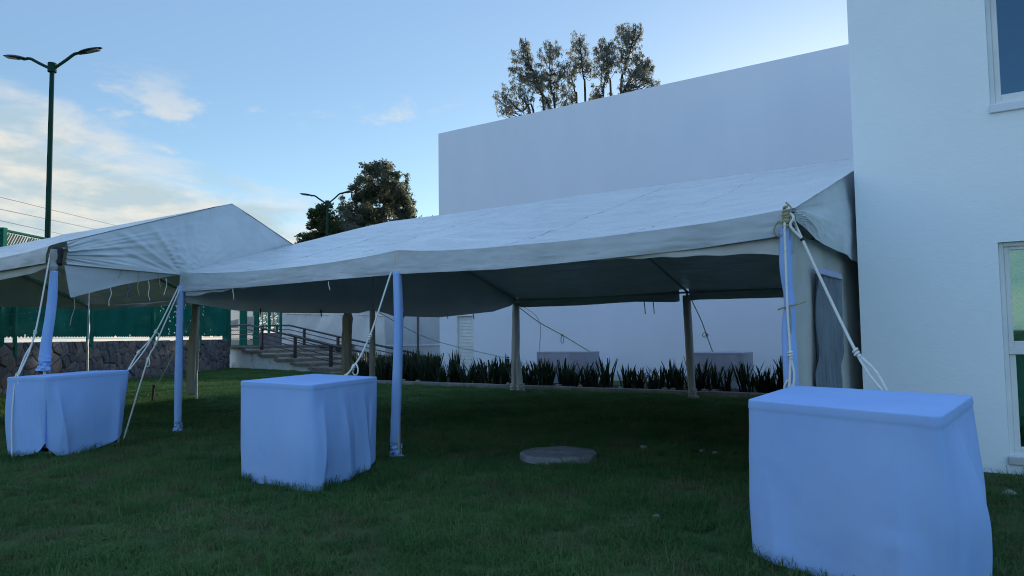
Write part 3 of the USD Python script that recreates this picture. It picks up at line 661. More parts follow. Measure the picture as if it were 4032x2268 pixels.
tree('eucalyptus_tree', 'tallest and widest eucalyptus, rightmost of the row above the roofline', P2(1570, 260, 52) * [1, 1, 0], 52,
     [[(1562, 880), (1562, 260), (1572, 180), (1590, 110), (1600, 70)], [(1564, 240), (1590, 190), (1618, 150)]],
     [(1574, 74, 22, 20), (1592, 98, 24, 24), (1603, 70, 12, 14), (1562, 112, 20, 22), (1572, 150, 24, 20), (1614, 146, 20, 20), (1620, 180, 24, 24), (1590, 200, 34, 24), (1600, 232, 44, 18), (1562, 236, 28, 18), (1640, 214, 14, 12), (1632, 165, 12, 20)], M['euc'], 0.20, 0.26, 1.6, 1.327, 47)
tree('broad_tree', 'large rounded dark tree beyond the tents left of the white building', P2(955, 600, 60) * [1, 1, 0], 60,
     [[(955, 890), (955, 640), (965, 540), (970, 450)], [(952, 660), (910, 560), (890, 500)], [(958, 660), (1005, 560), (1020, 500)]],
     [(962, 446, 50, 22), (912, 470, 34, 24), (955, 495, 60, 40), (1000, 478, 36, 34), (885, 520, 40, 40), (940, 550, 66, 40), (1020, 535, 26, 34), (1000, 570, 44, 28), (880, 575, 40, 34), (950, 620, 90, 34), (1040, 570, 14, 18)], M['round'], 0.24, 0.5, 0.5, 1.7, 53, 0.3, 0.6, nsub=40, spread=0.62)
tree('dense_tree', 'small dense green tree with a sunlit right edge behind the distant lamp', P2(812, 610, 56) * [1, 1, 0], 56,
     [[(812, 890), (812, 640), (815, 530)]],
     [(815, 530, 22, 18), (810, 556, 34, 26), (806, 590, 46, 30), (838, 585, 20, 24), (778, 605, 22, 14), (810, 635, 56, 30)], M['conifer'], 0.22, 0.5, 0.4, 2.4, 59, 0.2, 0.75)
tree('widened_bush_tree', 'brownish tree whose top just shows over the tent ridge beside the white building, its unseen crown widened to block the sun', P2(1180, 600, 64) * [1, 1, 0], 64,
     [[(1180, 890), (1180, 700), (1130, 600), (1075, 562)], [(1180, 720), (1230, 620), (1300, 570)], [(1180, 700), (1185, 600)]],
     [(1068, 558, 18, 9), (1084, 562, 18, 9), (1062, 580, 30, 16), (1120, 580, 50, 26), (1180, 560, 50, 30), (1250, 565, 55, 32), (1330, 570, 55, 30), (1400, 590, 45, 30), (1100, 630, 60, 40), (1190, 640, 70, 50), (1280, 650, 70, 50), (1370, 650, 60, 45), (1450, 640, 45, 40), (1060, 680, 40, 40)], M['round'], 0.30, 0.5, 0.6, 0.7, 61, 0.3)  # crown hidden behind the building is widened to keep sun off the stone wall

# ------------------------------------------------------------------ tents
BAY, HW, EH, RH = 5.26, 5.2, 2.79, 4.33


def cloth_tube(pts, rad, seed, folds=5, amp=0.12, n=60, sides=28):
    """A sleeve of cloth pulled over a pole: long soft folds and creases."""
    p = bez(pts, n); r = np.interp(np.linspace(0, 1, len(p)), np.linspace(0, 1, len(np.atleast_1d(rad))), np.atleast_1d(rad))
    rr = np.random.default_rng(seed); ph = rr.uniform(0, 6.28, 4)

    def fun(q, a):
        return 1 + amp * (0.5 * np.sin(folds * a + ph[0] + 2.2 * q) + 0.4 * np.sin((folds - 2) * a + ph[1] - 3 * q) + 0.5 * np.sin(2 * a + ph[2] + 9 * q) * 0.5 + 0.45 * np.sin(60 * q + 3 * np.sin(a + ph[3])) * np.clip((q - 0.80) / 0.1, 0, 1) + 0.25 * np.sin(a + ph[1] + 14 * q) * np.sin(23 * q + ph[2]))
    return tube(p, r, sides, True, fun)


def bunch(c, r, seed):
    """The gathered, tied foot of a sleeve: a ragged ruffle."""
    rr = np.random.default_rng(seed); ph = rr.uniform(0, 6.28, 5)
    p = np.array([c + Z3 * z for z in np.linspace(r * 2.3, 0.0, 16)])
    prof = r * np.interp(np.linspace(0, 1, 16), [0, .3, .55, .8, 1], [0.9, 0.98, 0.9, 1.12, 1.28])
    tl = rr.uniform(-1, 1, 2)

    def fun(q, a): return 1 + 0.15 * np.sin(3 * a + ph[0] + 6 * q) + 0.11 * np.sin(5 * a + ph[1] - 11 * q) + 0.09 * np.sin(9 * a + ph[2] + 17 * q) + 0.10 * np.sin(21 * q + 2.0 * np.sin(a + ph[3])) + 0.12 * np.cos(a + ph[4]) * q
    return tube(p, prof, 32, True, fun)


def knot(c, r, d, seed):
    """A lumpy knot with a loop."""
    rr = np.random.default_rng(seed); d = np.asarray(d) / np.linalg.norm(d); a = np.cross(d, [0.3, 0.9, 0.1]); a /= np.linalg.norm(a); bb = np.cross(d, a)
    th = np.linspace(0, 4.6 * np.pi, 40)
    coil = c + (np.cos(th)[:, None] * a + np.sin(th)[:, None] * bb) * r * 1.5 + d * (np.linspace(-1, 1, 40) * r * 2.6)[:, None]
    return tube(coil, r * 0.85, 6)


def loop(c, w, h, r, side):
    th = np.linspace(0, 2 * np.pi, 26); side = np.asarray(side) / np.linalg.norm(side)
    return tube(c + side * (np.sin(th) * w)[:, None] - Z3 * (h * (1 - np.cos(th)) / 2)[:, None] + side[[1, 0, 2]] * (0.01 * np.sin(2 * th))[:, None], r, 6)


def rope(parent, pts, r=0.011, double_from=None, knots=(), loops=(), m='rope', label=None, sag=0.0, seed=0):
    p = np.asarray(pts, float); ms = [tube(bez(p, 30), r, 6)]
    if double_from is not None:
        a, bq = p[double_from], p[-1]; d = (bq - a) / np.linalg.norm(bq - a); side = np.cross(d, [0.2, 0.97, 0.1]); side /= np.linalg.norm(side)
        ms.append(tube(bez([a, (a + bq) / 2 + side * r * 3.4, bq + side * r * 2], 16), r, 6))
    for i, c in enumerate(knots):
        c = p[c] if isinstance(c, int) else np.asarray(c); ms.append(knot(c, r, p[-1] - p[0], seed + i))
    for c, w, h in loops: ms.append(loop(np.asarray(c), w, h, r * 0.85, U))
    return part('guy_rope', ms, M[m], parent, True, label)


def canopy(s0, s1, t0, t1, z0, z1, bays, seed, ns=170, nt=110, sag=0.10, wr=0.050):
    """One roof slope from the eave (t0, z0) to the ridge (t1, z1); it sags between the frames and is wrinkled."""
    s, v = np.meshgrid(np.linspace(s0, s1, ns), np.linspace(0, 1, nt), indexing='ij')
    q = (s - s0) / (s1 - s0) * bays; bow = np.abs(np.sin(q * np.pi)) ** 0.8
    z = z0 + (z1 - z0) * v - sag * bow * np.sin(np.pi * (0.15 + 0.8 * v)) - 0.045 * bow * (1 - v) ** 2
    z = z + wr * (1.2 * fbm(np.stack([s * 0.35 + v * 0.8, v * 7, s * 0 + seed], -1), 4, seed) + 1.0 * fbm(np.stack([s * 0.7 - v * 2.0, v * 22 + s * 0.9, s * 0 + seed], -1), 3, seed + 5)) * np.clip(v * 8, 0.3, 1) * np.clip((1 - v) * 12, 0, 1) * (0.12 + 0.88 * np.clip(np.minimum(s - s0, s1 - s) / 0.6, 0, 1))
    z = z + 0.018 * np.abs(np.cos(q * np.pi)) ** 30 * np.clip((1 - v) * 8, 0, 1)
    t = t0 + (t1 - t0) * v
    return sheet(W(s, t, z), 0.006), W(s[:, 0], t[:, 0], z[:, 0]), (s[:, 0], z[:, 0])


def drop(sv, t, ztop, zhem, seed, rows=16, bulge=0.03, amp=0.03, fr=1.3, axis='s', sign=-1, thick=0.005, crease=()):
    """A hanging band along s (or along t): its top at ztop, its hem at zhem, soft vertical waves."""
    sv, ztop, zhem = np.asarray(sv), np.broadcast_to(ztop, np.shape(sv)), np.broadcast_to(zhem, np.shape(sv))
    v = np.linspace(0, 1, rows)[None]; S = np.repeat(sv[:, None], rows, 1); z = ztop[:, None] + (zhem - ztop)[:, None] * v
    off = bulge * np.sin(np.pi * 0.6 * v) + amp * 2 * fbm(np.stack([S * fr, v * 1.1 + S * 0, S * 0 + seed], -1), 4, seed) * v ** 0.6
    off = off + amp * 0.35 * fbm(np.stack([S * fr * 4, v * 5 + S * 0, S * 0 + seed], -1), 3, seed + 9)
    for c0, cz, ca in crease:
        an = np.arctan2(z - cz, S - c0); rad = np.hypot(z - cz, S - c0)
        off = off + ca * (fbm(np.stack([an * 7, rad * 0.25, S * 0 + seed], -1), 3, seed + 4) + 0.8 * np.abs(fbm(np.stack([an * 15, rad * 0.3, S * 0 + seed], -1), 2, seed + 6))) * np.exp(-rad / 1.6) * np.clip(rad / 0.25, 0, 1) * np.clip((1 - v) * 6, 0, 1) * np.clip(v * 6, 0, 1)
    P = W(S, t + sign * off, z) if axis == 's' else W(t - sign * off, S, z)
    return sheet(P, thick)


# ---- the main tent
mt = thing('party_tent', 'large white frame tent with a broad sloping roof, touching the right building', 'tent', W(5.26, 5.2))
S1 = 10.50
m, edge, (es, ez) = canopy(0, S1, 0, HW, EH, RH, 2, 3)
part('roof_slope', m, M['canvas'], mt, True)
m2, edge2, (fs, fz) = canopy(0, S1, 2 * HW, HW, EH - 0.08, RH + 0.004, 2, 8)
part('roof_slope', m2, M['canvas'], mt, True)
hs, hz = [-0.02, 0.13, 1.75, 3.68, 5.33, 6.97, 8.35, 9.51, 10.30, 10.42], [2.50, 2.46, 2.45, 2.46, 2.47, 2.43, 2.455, 2.49, 2.54, 2.60]
sv = np.linspace(-0.02, 10.42, 200)
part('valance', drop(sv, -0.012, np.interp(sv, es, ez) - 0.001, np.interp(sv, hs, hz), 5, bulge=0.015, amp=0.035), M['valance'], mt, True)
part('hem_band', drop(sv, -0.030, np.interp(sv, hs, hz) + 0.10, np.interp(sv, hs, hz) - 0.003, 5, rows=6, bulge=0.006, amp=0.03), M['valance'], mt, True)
for q in (1.75, 3.5, 7.0, 8.75):
    v = np.linspace(0.01, 0.99, 40); bow = abs(math.sin(q / S1 * 2 * math.pi)) ** 0.8
    P = []
    for o in (-0.035, 0.035):
        z = EH + (RH - EH) * v - 0.10 * bow * np.sin(np.pi * (0.15 + 0.8 * v)) - 0.045 * bow * (1 - v) ** 2 + 0.0045
        sq = q + o + 0 * v
        z = z + 0.050 * (1.2 * fbm(np.stack([sq * 0.35 + v * 0.8, v * 7, v * 0 + 3], -1), 4, 3) + 1.0 * fbm(np.stack([sq * 0.7 - v * 2.0, v * 22 + sq * 0.9, v * 0 + 3], -1), 3, 8)) * np.clip(v * 8, 0.3, 1) * np.clip((1 - v) * 12, 0, 1)
        P.append(W(sq, HW * v, z))
    part('roof_seam', sheet(np.stack(P, 1), 0.004), M['canvas'], mt, True)
a = np.linspace(0.14, 2.4, 50)
part('valance_flap', drop(a, 0.03, 2.52, np.interp(a, [0.14, 0.5, 1.7, 2.4], [2.37, 2.385, 2.44, 2.47]) + 0.012 * np.sin(a * 9), 14, amp=0.05, fr=2), M['valance'], mt, True, label='lower edge of an inner flap hanging below the valance')
a = np.linspace(7.6, 10.33, 50)
part('valance_flap', drop(a, 0.04, 2.55, np.interp(a, [7.6, 8.32, 9.27, 10.2, 10.33], [2.47, 2.455, 2.42, 2.39, 2.36]) + 0.006 * np.sin(a * 14), 15, amp=0.03, fr=1.5), M['side'], mt, True, label='beige inner flap under the right end of the valance')
sv = np.linspace(0, 5.02, 90)
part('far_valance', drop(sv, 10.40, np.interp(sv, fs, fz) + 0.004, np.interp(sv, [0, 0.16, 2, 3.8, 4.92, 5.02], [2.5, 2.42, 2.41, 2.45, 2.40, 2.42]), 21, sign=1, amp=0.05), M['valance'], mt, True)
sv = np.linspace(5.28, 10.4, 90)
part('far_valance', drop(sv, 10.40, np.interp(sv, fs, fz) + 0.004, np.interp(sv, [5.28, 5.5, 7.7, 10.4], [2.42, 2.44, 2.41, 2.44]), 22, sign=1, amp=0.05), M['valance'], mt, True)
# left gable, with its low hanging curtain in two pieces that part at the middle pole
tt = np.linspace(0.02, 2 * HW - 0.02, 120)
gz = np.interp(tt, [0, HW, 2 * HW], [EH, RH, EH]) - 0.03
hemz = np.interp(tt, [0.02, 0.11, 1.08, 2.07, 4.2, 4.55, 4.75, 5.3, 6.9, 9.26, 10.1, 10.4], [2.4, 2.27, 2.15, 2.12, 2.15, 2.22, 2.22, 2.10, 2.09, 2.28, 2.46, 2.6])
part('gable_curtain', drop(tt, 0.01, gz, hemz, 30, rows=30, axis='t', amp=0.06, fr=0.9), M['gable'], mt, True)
# right gable and its sidewall
tt = np.linspace(0.06, 9.9, 120); gz = np.interp(tt, [0, HW, 2 * HW], [EH, RH, EH]) - 0.02
hemz = np.interp(tt, [0.06, 0.25, 0.7, 1.82, 3.0, 10], [2.70, 2.66, 2.60, 2.55, 2.50, 2.5])
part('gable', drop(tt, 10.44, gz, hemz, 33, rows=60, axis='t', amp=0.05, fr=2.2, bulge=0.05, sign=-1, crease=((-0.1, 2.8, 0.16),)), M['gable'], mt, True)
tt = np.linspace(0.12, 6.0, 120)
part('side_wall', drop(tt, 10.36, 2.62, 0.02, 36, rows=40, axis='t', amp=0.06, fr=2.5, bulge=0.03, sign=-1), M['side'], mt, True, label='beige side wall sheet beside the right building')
tt = np.linspace(1.00, 2.16, 40)
wv = np.linspace(0, 1, 40)[None]; TT = np.repeat(tt[:, None], 40, 1)
TT = TT + 0.05 * np.sin(wv * 5.0 + 0.6) - (0.12 * wv) ; zz = 2.24 - 1.95 * wv + TT * 0
offw = 0.075 + 0.045 * np.sin(TT * 38 + 3 * wv + 2 * np.sin(wv * 6)) * 0.5 + 0.04 * fbm(np.stack([TT * 9, wv * 1.6 + TT * 0, TT * 0], -1), 3, 4)
part('clear_window', sheet(W(10.36 + offw, TT, zz), 0.004), M['pvc'], mt, True, label='crinkled dark clear plastic window panel')
part('window_band', drop(tt, 10.44, 2.315, 2.235, 38, rows=4, axis='t', amp=0.015), M['pvc_band'], mt, True)


def pole(parent, s, t, zt, z0=0.0, lean=(0, 0), r=0.032):
    part('pole', tube([W(s + lean[0], t + lean[1], z0), W(s, t, zt)], r, 10), M['steel'], parent, 40)


for s, t in ((0, 0), (BAY, 0), (10.42, 0)): pole(mt, s, t, EH - 0.05)
for s in (0.05, BAY, 10.42): pole(mt, s, 2 * HW - 0.06, EH - 0.18)
pole(mt, 0, 4.64, 4.1)
# frame under the roof
for s in (0.04, BAY, 10.38):
    part('rafter', tube([W(s, 0.03, EH - 0.07), W(s, HW, RH - 0.12), W(s, 2 * HW - 0.03, EH - 0.15)], 0.03, 8), M['steel'], mt, 40)
part('ridge_bar', tube([W(0.05, HW, RH - 0.10), W(S1 - 0.1, HW, RH - 0.10)], 0.028, 8), M['steel'], mt)
for t in (0.03, 2 * HW - 0.03): part('eave_bar', tube([W(0.05, t, EH - 0.16), W(S1 - 0.1, t, EH - 0.16)], 0.026, 8), M['steel'], mt)
for t in (2.6, 7.8): part('purlin', tube([W(0.05, t, 3.42), W(S1 - 0.1, t, 3.42)], 0.024, 8), M['steel'], mt)
# cloth sleeves on the front poles
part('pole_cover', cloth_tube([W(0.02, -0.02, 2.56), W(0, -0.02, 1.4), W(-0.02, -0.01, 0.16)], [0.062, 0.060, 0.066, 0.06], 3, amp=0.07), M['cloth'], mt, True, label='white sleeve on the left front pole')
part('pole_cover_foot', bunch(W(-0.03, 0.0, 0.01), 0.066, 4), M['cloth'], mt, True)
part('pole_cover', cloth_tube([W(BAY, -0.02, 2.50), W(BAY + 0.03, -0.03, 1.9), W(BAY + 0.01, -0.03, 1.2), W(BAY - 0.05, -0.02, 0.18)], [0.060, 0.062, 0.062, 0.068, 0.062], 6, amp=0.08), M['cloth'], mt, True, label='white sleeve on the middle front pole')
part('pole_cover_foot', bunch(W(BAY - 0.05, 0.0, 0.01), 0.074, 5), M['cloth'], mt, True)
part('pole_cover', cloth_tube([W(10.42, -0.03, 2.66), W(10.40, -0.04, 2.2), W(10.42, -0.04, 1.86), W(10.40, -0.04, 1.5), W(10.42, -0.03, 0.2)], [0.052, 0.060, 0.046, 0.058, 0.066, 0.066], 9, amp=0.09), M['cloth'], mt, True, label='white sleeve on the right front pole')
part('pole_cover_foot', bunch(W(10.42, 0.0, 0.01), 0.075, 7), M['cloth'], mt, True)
part('pole_tie', [tube(bez([W(10.42 - 0.10, -0.07, 1.83), W(10.42, -0.105, 1.86), W(10.42 + 0.09, -0.07, 1.88), W(10.42 + 0.15, -0.04, 1.90)], 12), 0.009, 6), tube(bez([W(10.44, -0.11, 1.86), W(10.45, -0.12, 1.75), W(10.44, -0.11, 1.60)], 8), 0.006, 5)], M['rope_old'], mt, True)
# grey sleeves on the far poles, parted in two at the foot
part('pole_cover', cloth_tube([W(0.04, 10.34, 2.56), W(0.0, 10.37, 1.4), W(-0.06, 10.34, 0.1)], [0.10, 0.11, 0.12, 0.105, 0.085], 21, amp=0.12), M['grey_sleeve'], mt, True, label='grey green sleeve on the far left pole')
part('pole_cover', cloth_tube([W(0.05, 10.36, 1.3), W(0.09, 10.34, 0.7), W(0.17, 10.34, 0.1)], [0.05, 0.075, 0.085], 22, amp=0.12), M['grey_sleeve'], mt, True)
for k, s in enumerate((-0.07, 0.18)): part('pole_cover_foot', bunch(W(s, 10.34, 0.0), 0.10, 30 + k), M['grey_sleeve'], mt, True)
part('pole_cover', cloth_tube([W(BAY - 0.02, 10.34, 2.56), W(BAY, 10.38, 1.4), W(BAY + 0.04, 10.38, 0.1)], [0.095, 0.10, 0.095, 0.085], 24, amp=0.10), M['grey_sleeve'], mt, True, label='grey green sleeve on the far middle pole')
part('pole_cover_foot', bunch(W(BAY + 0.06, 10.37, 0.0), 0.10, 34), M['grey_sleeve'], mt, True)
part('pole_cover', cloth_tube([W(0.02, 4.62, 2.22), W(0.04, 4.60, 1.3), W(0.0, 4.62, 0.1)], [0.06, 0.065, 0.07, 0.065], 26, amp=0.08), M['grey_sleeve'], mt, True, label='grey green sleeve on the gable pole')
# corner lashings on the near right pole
c = W(10.43, -0.07, 2.66)
la = [knot(c + Z3 * dz, 0.017, [0.2, 0.1, 1], 5 + i) for i, dz in enumerate((0.0, 0.05, 0.11))] + [loop(c - U * 0.07 + Z3 * 0.02, 0.05, 0.14, 0.008, U), loop(c + U * 0.05 + Z3 * 0.03, 0.03, 0.10, 0.007, U)]
la += [tube(bez([c + U * 0.03, c + U * 0.06 - Z3 * 0.14, c + U * 0.045 - Z3 * 0.30], 10), 0.006, 5), tube(bez([c + U * 0.02, c + U * 0.03 - Z3 * 0.10, c + U * 0.01 - Z3 * 0.19], 10), 0.006, 5), tube(bez([c + Z3 * 0.08, c + U * 0.05 + Z3 * 0.13, c - U * 0.0 + Z3 * 0.20], 10), 0.008, 5)]
part('corner_lashing', la, M['rope_old'], mt, True)
# guy ropes
rope(mt, [W(0.0, -0.05, 2.55), W(0.30, -0.62, 1.75), W(0.44, -0.98, 1.42), W(0.62, -1.24, 1.15)], 0.012, 1, (1, 2), (), seed=1)
rope(mt, [W(0.06, -0.06, 2.50), W(0.18, -0.55, 1.55), W(0.24, -0.72, 1.27), W(0.36, -1.16, 0.02)], 0.013, None, (1,), [(W(0.22, -0.70, 1.33), 0.05, 0.16)], seed=2)
rope(mt, [W(BAY - 0.07, -0.06, 2.50), W(BAY - 0.22, -0.32, 1.62), W(BAY - 0.34, -0.50, 1.22), W(BAY - 0.40, -0.62, 1.10)], 0.013, 1, (1, 2), [(W(BAY - 0.30, -0.5, 1.27), 0.05, 0.15)], seed=3)
rope(mt, [W(10.42, -0.11, 2.66), W(10.42, -0.12, 1.9), W(10.43, -0.12, 1.40), W(10.41, -0.14, 1.02)], 0.012, 2, (2,), [(W(10.40, -0.12, 1.16), 0.03, 0.10)], seed=4)
rope(mt, [W(10.47, -0.02, 2.72), W(10.56, -0.06, 2.50), W(11.02, -0.18, 1.42), W(11.25, -0.26, 1.06)], 0.0135, 2, (2,), (), seed=5)
part('rope_stop', trimesh.creation.icosphere(2, 0.022).apply_translation(W(10.565, -0.06, 2.49)), M['dark'], mt, True)
part('guy_rope', tube(bez([W(10.45, -0.05, 2.76), W(10.50, -0.09, 2.70), W(10.47, -0.10, 2.62), W(10.56, -0.07, 2.50)], 14), 0.014, 6), M['rope'], mt, True)
rope(mt, [W(0.03, 10.45, 2.45), W(0.2, 11.3, 2.0), W(0.4, 12.3, 1.6), W(0.9, 13.1, 1.08)], 0.014, None, (2,), [(W(0.4, 12.3, 1.6), 0.05, 0.25)], m='rope_old', seed=6)
rope(mt, [W(0.03, 10.45, 2.55), W(0.2, 11.3, 2.05), W(-0.9, 13.0, 1.08)], 0.009, None, (), (), m='rope', seed=7)
rope(mt, [W(5.30, 10.45, 2.50), W(5.20, 11.4, 1.95), W(5.0, 12.3, 1.55), W(4.9, 13.0, 1.08)], 0.014, None, (2,), [(W(5.0, 12.2, 1.62), 0.08, 0.12)], m='rope_old', seed=8)
rope(mt, [W(0.02, 4.66, 2.24), W(-0.6, 7.5, 1.5), W(-0.3, 11.3, 0.75), W(-0.2, 11.6, 0.3)], 0.009, None, (), (), m='rope', seed=9)
for s, dz in ((1.58, 0.10), (3.9, 0.05)): part('tie_cord', tube(bez([W(s, -0.04, 2.44), W(s + 0.02, -0.05, 2.38), W(s + 0.05, -0.05, 2.36 - dz)], 8), 0.006, 5), M['rope'], mt, True)
for s in (4.3, 4.05): part('tie_cord', tube([W(s, 10.42, 2.45), W(s + 0.02, 10.43, 2.12)], 0.012, 5), M['dark'], mt)
for t in (1.6, 3.1, 5.6, 7.2, 8.3): part('tie_cord', tube([W(0.06, t, 2.20), W(0.07, t + 0.01, 2.06)], 0.012, 5), M['dark'], mt)

# ---- the left tent
lt = thing('party_tent', 'smaller white frame tent with a pointed gable on the left, partly behind the big tent', 'tent', W(-6, 1.0))
LT0, LHW, LEH, LRH, LS = -2.04, 3.06, 3.12, 4.18, -12.0
m, _, (qs, qz) = canopy(LS, -0.04, LT0, LT0 + LHW, LEH, LRH, 2, 13, ns=120, nt=36, sag=0.07)
part('roof_slope', m, M['canvas'], lt, True)
m, _, _ = canopy(LS, -0.04, LT0 + 2 * LHW, LT0 + LHW, LEH - 0.35, LRH + 0.004, 2, 17, ns=120, nt=36, sag=0.07)
part('roof_slope', m, M['canvas'], lt, True)
sv = np.linspace(LS, -0.28, 160)
part('valance', drop(sv, LT0 - 0.01, np.interp(sv, qs, qz), np.interp(sv, [LS, -2.1, -0.33], [2.82, 2.82, 2.84]), 41, amp=0.05), M['valance'], lt, True)
part('valance_flap', drop(sv, LT0 + 0.04, 2.9, np.interp(sv, [LS, -2.1, -0.9, -0.28], [2.66, 2.68, 2.72, 2.80]), 42, amp=0.04), M['side'], lt, True)
tt = np.linspace(LT0 + 0.14, LT0 + 2 * LHW - 0.05, 120); gz = np.interp(tt, [LT0, LT0 + LHW, LT0 + 2 * LHW], [LEH, LRH, LEH - 0.35]) + 0.004
part('gable', drop(tt, -0.05, gz, np.interp(tt, [-1.93, -1.06, -0.05, 4.0], [2.82, 2.79, 2.765, 2.5]), 44, rows=70, axis='t', amp=0.06, fr=1.1, bulge=0.04, crease=((-2.2, 2.95, 0.20), (0.1, 2.7, 0.10))), M['gable'], lt, True)
tt = np.linspace(-1.92, -0.06, 60); v = np.linspace(0, 1, 18)[None]; TT = np.repeat(tt[:, None], 18, 1)
TT = TT + v * 0.13 * np.clip((-TT - 0.9) / 1.0, 0, 1); hz_ = np.interp(tt, [-1.92, -1.06, -0.06], [2.30, 2.53, 2.755])
P = W(-0.06 + 0.05 * fbm(np.stack([TT * 1.6, v + TT * 0, TT * 0], -1), 3, 6) - 0.05 * v, TT, 2.80 - 0.02 * (TT + 1.9) + (hz_[:, None] - 2.80 + 0.02 * (TT + 1.9)) * v)
part('gable_flap', sheet(P, 0.005), M['gable'], lt, True, label='loose triangular flap hanging from the gable hem')
for t, z, ln, mm in ((-1.78, 2.31, 0.45, 'rope_old'), (-1.55, 2.38, 0.85, 'rope'), (-1.22, 2.48, 0.30, 'rope'), (-0.92, 2.55, 0.24, 'rope_blue'), (-0.75, 2.79, 0.42, 'rope_old'), (-0.58, 2.63, 0.34, 'rope'), (-0.40, 2.77, 0.25, 'rope_old'), (-0.27, 2.69, 0.30, 'rope'), (-1.06, 2.78, 0.14, 'rope_old')):
    r = np.random.default_rng(int(-t * 100)); pts = [W(-0.03, t, z), W(-0.02, t + r.uniform(-.01, .02), z - ln * .35), W(-0.02, t + r.uniform(-.03, .03), z - ln * .7), W(-0.02, t + r.uniform(-.05, .04), z - ln)]
    part('tie_cord', tube(bez(pts, 16), 0.0065, 5), M[mm], lt, True)
sv = np.linspace(LS, -0.1, 120)
part('far_valance', drop(sv, LT0 + 2 * LHW, LEH - 0.36, np.interp(sv, [LS, -6.7, -6, -0.1], [2.58, 2.57, 2.50, 2.45]), 47, sign=1, amp=0.05), M['gable'], lt, True)
tt = np.linspace(LT0, LT0 + 2 * LHW, 70); gz = np.interp(tt, [LT0, LT0 + LHW, LT0 + 2 * LHW], [LEH, LRH, LEH - 0.35]) - 0.02
part('back_gable', drop(tt, LS + 0.03, gz, 2.62 + 0 * tt, 48, rows=20, axis='t', amp=0.05), M['gable'], lt, True)
for s in (-6.0, LS + 0.05):
    for t in (LT0 + 0.02, LT0 + 2 * LHW - 0.02): pole(lt, s, t, 2.9 if t < 0 else 2.72)
pole(lt, -0.1, 4.06, 2.70); pole(lt, -0.10, -2.02, 3.06, 0.0, (0.10, -0.22))
for s in (-0.1, -6.0, LS + 0.06): part('rafter', tube([W(s, LT0 + 0.03, LEH - 0.09), W(s, LT0 + LHW, LRH - 0.1), W(s, LT0 + 2 * LHW - 0.03, LEH - 0.44)], 0.03, 8), M['steel'], lt, 40)
part('ridge_bar', tube([W(LS + 0.1, LT0 + LHW, LRH - 0.08), W(-0.12, LT0 + LHW, LRH - 0.08)], 0.028, 8), M['steel'], lt)
# corner pole with its sleeve tied high
part('corner_sleeve', trimesh.util.concatenate([tube(bez([W(-0.05, -2.03, 3.06), W(-0.04, -2.05, 2.80)], 10), 0.085, 14), ]), M['dark'], lt, True, label='dark inner sleeve showing at the corner')
part('pole_cover', cloth_tube([W(-0.02, -2.08, 3.03), W(-0.02, -2.09, 2.90), W(-0.02, -2.09, 2.78), W(-0.03, -2.09, 2.70)], [0.058, 0.066, 0.05, 0.066, 0.05], 51, amp=0.22), M['grey_sleeve'], lt, True, label='bunched silvery top of the corner sleeve')
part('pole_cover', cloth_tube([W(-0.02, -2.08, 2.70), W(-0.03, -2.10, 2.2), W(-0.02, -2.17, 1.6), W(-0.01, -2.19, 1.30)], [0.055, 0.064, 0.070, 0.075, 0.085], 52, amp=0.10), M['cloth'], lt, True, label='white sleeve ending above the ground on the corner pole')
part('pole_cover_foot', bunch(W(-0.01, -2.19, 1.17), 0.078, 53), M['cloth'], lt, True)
rope(lt, [W(-0.04, -2.13, 2.98), W(0.22, -2.42, 1.75), W(0.36, -2.60, 1.42), W(0.52, -2.76, 1.14)], 0.012, 1, (1, 3), [(W(0.56, -2.78, 1.15), 0.05, 0.16)], seed=11)
rope(lt, [W(0.54, -2.79, 1.13), W(0.62, -2.85, 0.6), W(0.66, -2.85, 0.02)], 0.011, None, (), (), seed=12)
# the two curtained poles
part('pole_cover', cloth_tube([W(-6.0, 4.02, 2.60), W(-6.02, 4.0, 1.9), W(-6.04, 3.98, 1.2), W(-6.10, 3.96, 0.16)], [0.10, 0.10, 0.105, 0.12, 0.125, 0.11], 55, amp=0.22, folds=6), M['beige'], lt, True, label='beige grey curtain hanging round the back pole')
part('pole_cover', cloth_tube([W(-0.1, 4.02, 2.60), W(-0.1, 4.0, 2.18)], [0.10, 0.09, 0.075], 56, amp=0.12), M['beige'], lt, True)
part('pole_cover', cloth_tube([W(-0.1, 4.0, 2.18), W(-0.1, 3.98, 1.9), W(-0.12, 3.98, 1.2), W(-0.1, 3.98, 0.05)], [0.06, 0.11, 0.095, 0.095, 0.105, 0.11], 57, amp=0.2, folds=6), M['beige'], lt, True, label='beige curtain tied at its top on the front right pole')
rope(lt, [W(-6.05, 3.9, 2.2), W(-6.3, 3.5, 1.1), W(-6.5, 3.2, 0.35)], 0.012, None, (), (), m='rope_old', seed=13)
part('ground_stake', tube([W(-6.52, 3.15, 0.0), W(-6.5, 3.17, 0.45)], 0.03, 6), M['black_metal'], lt)

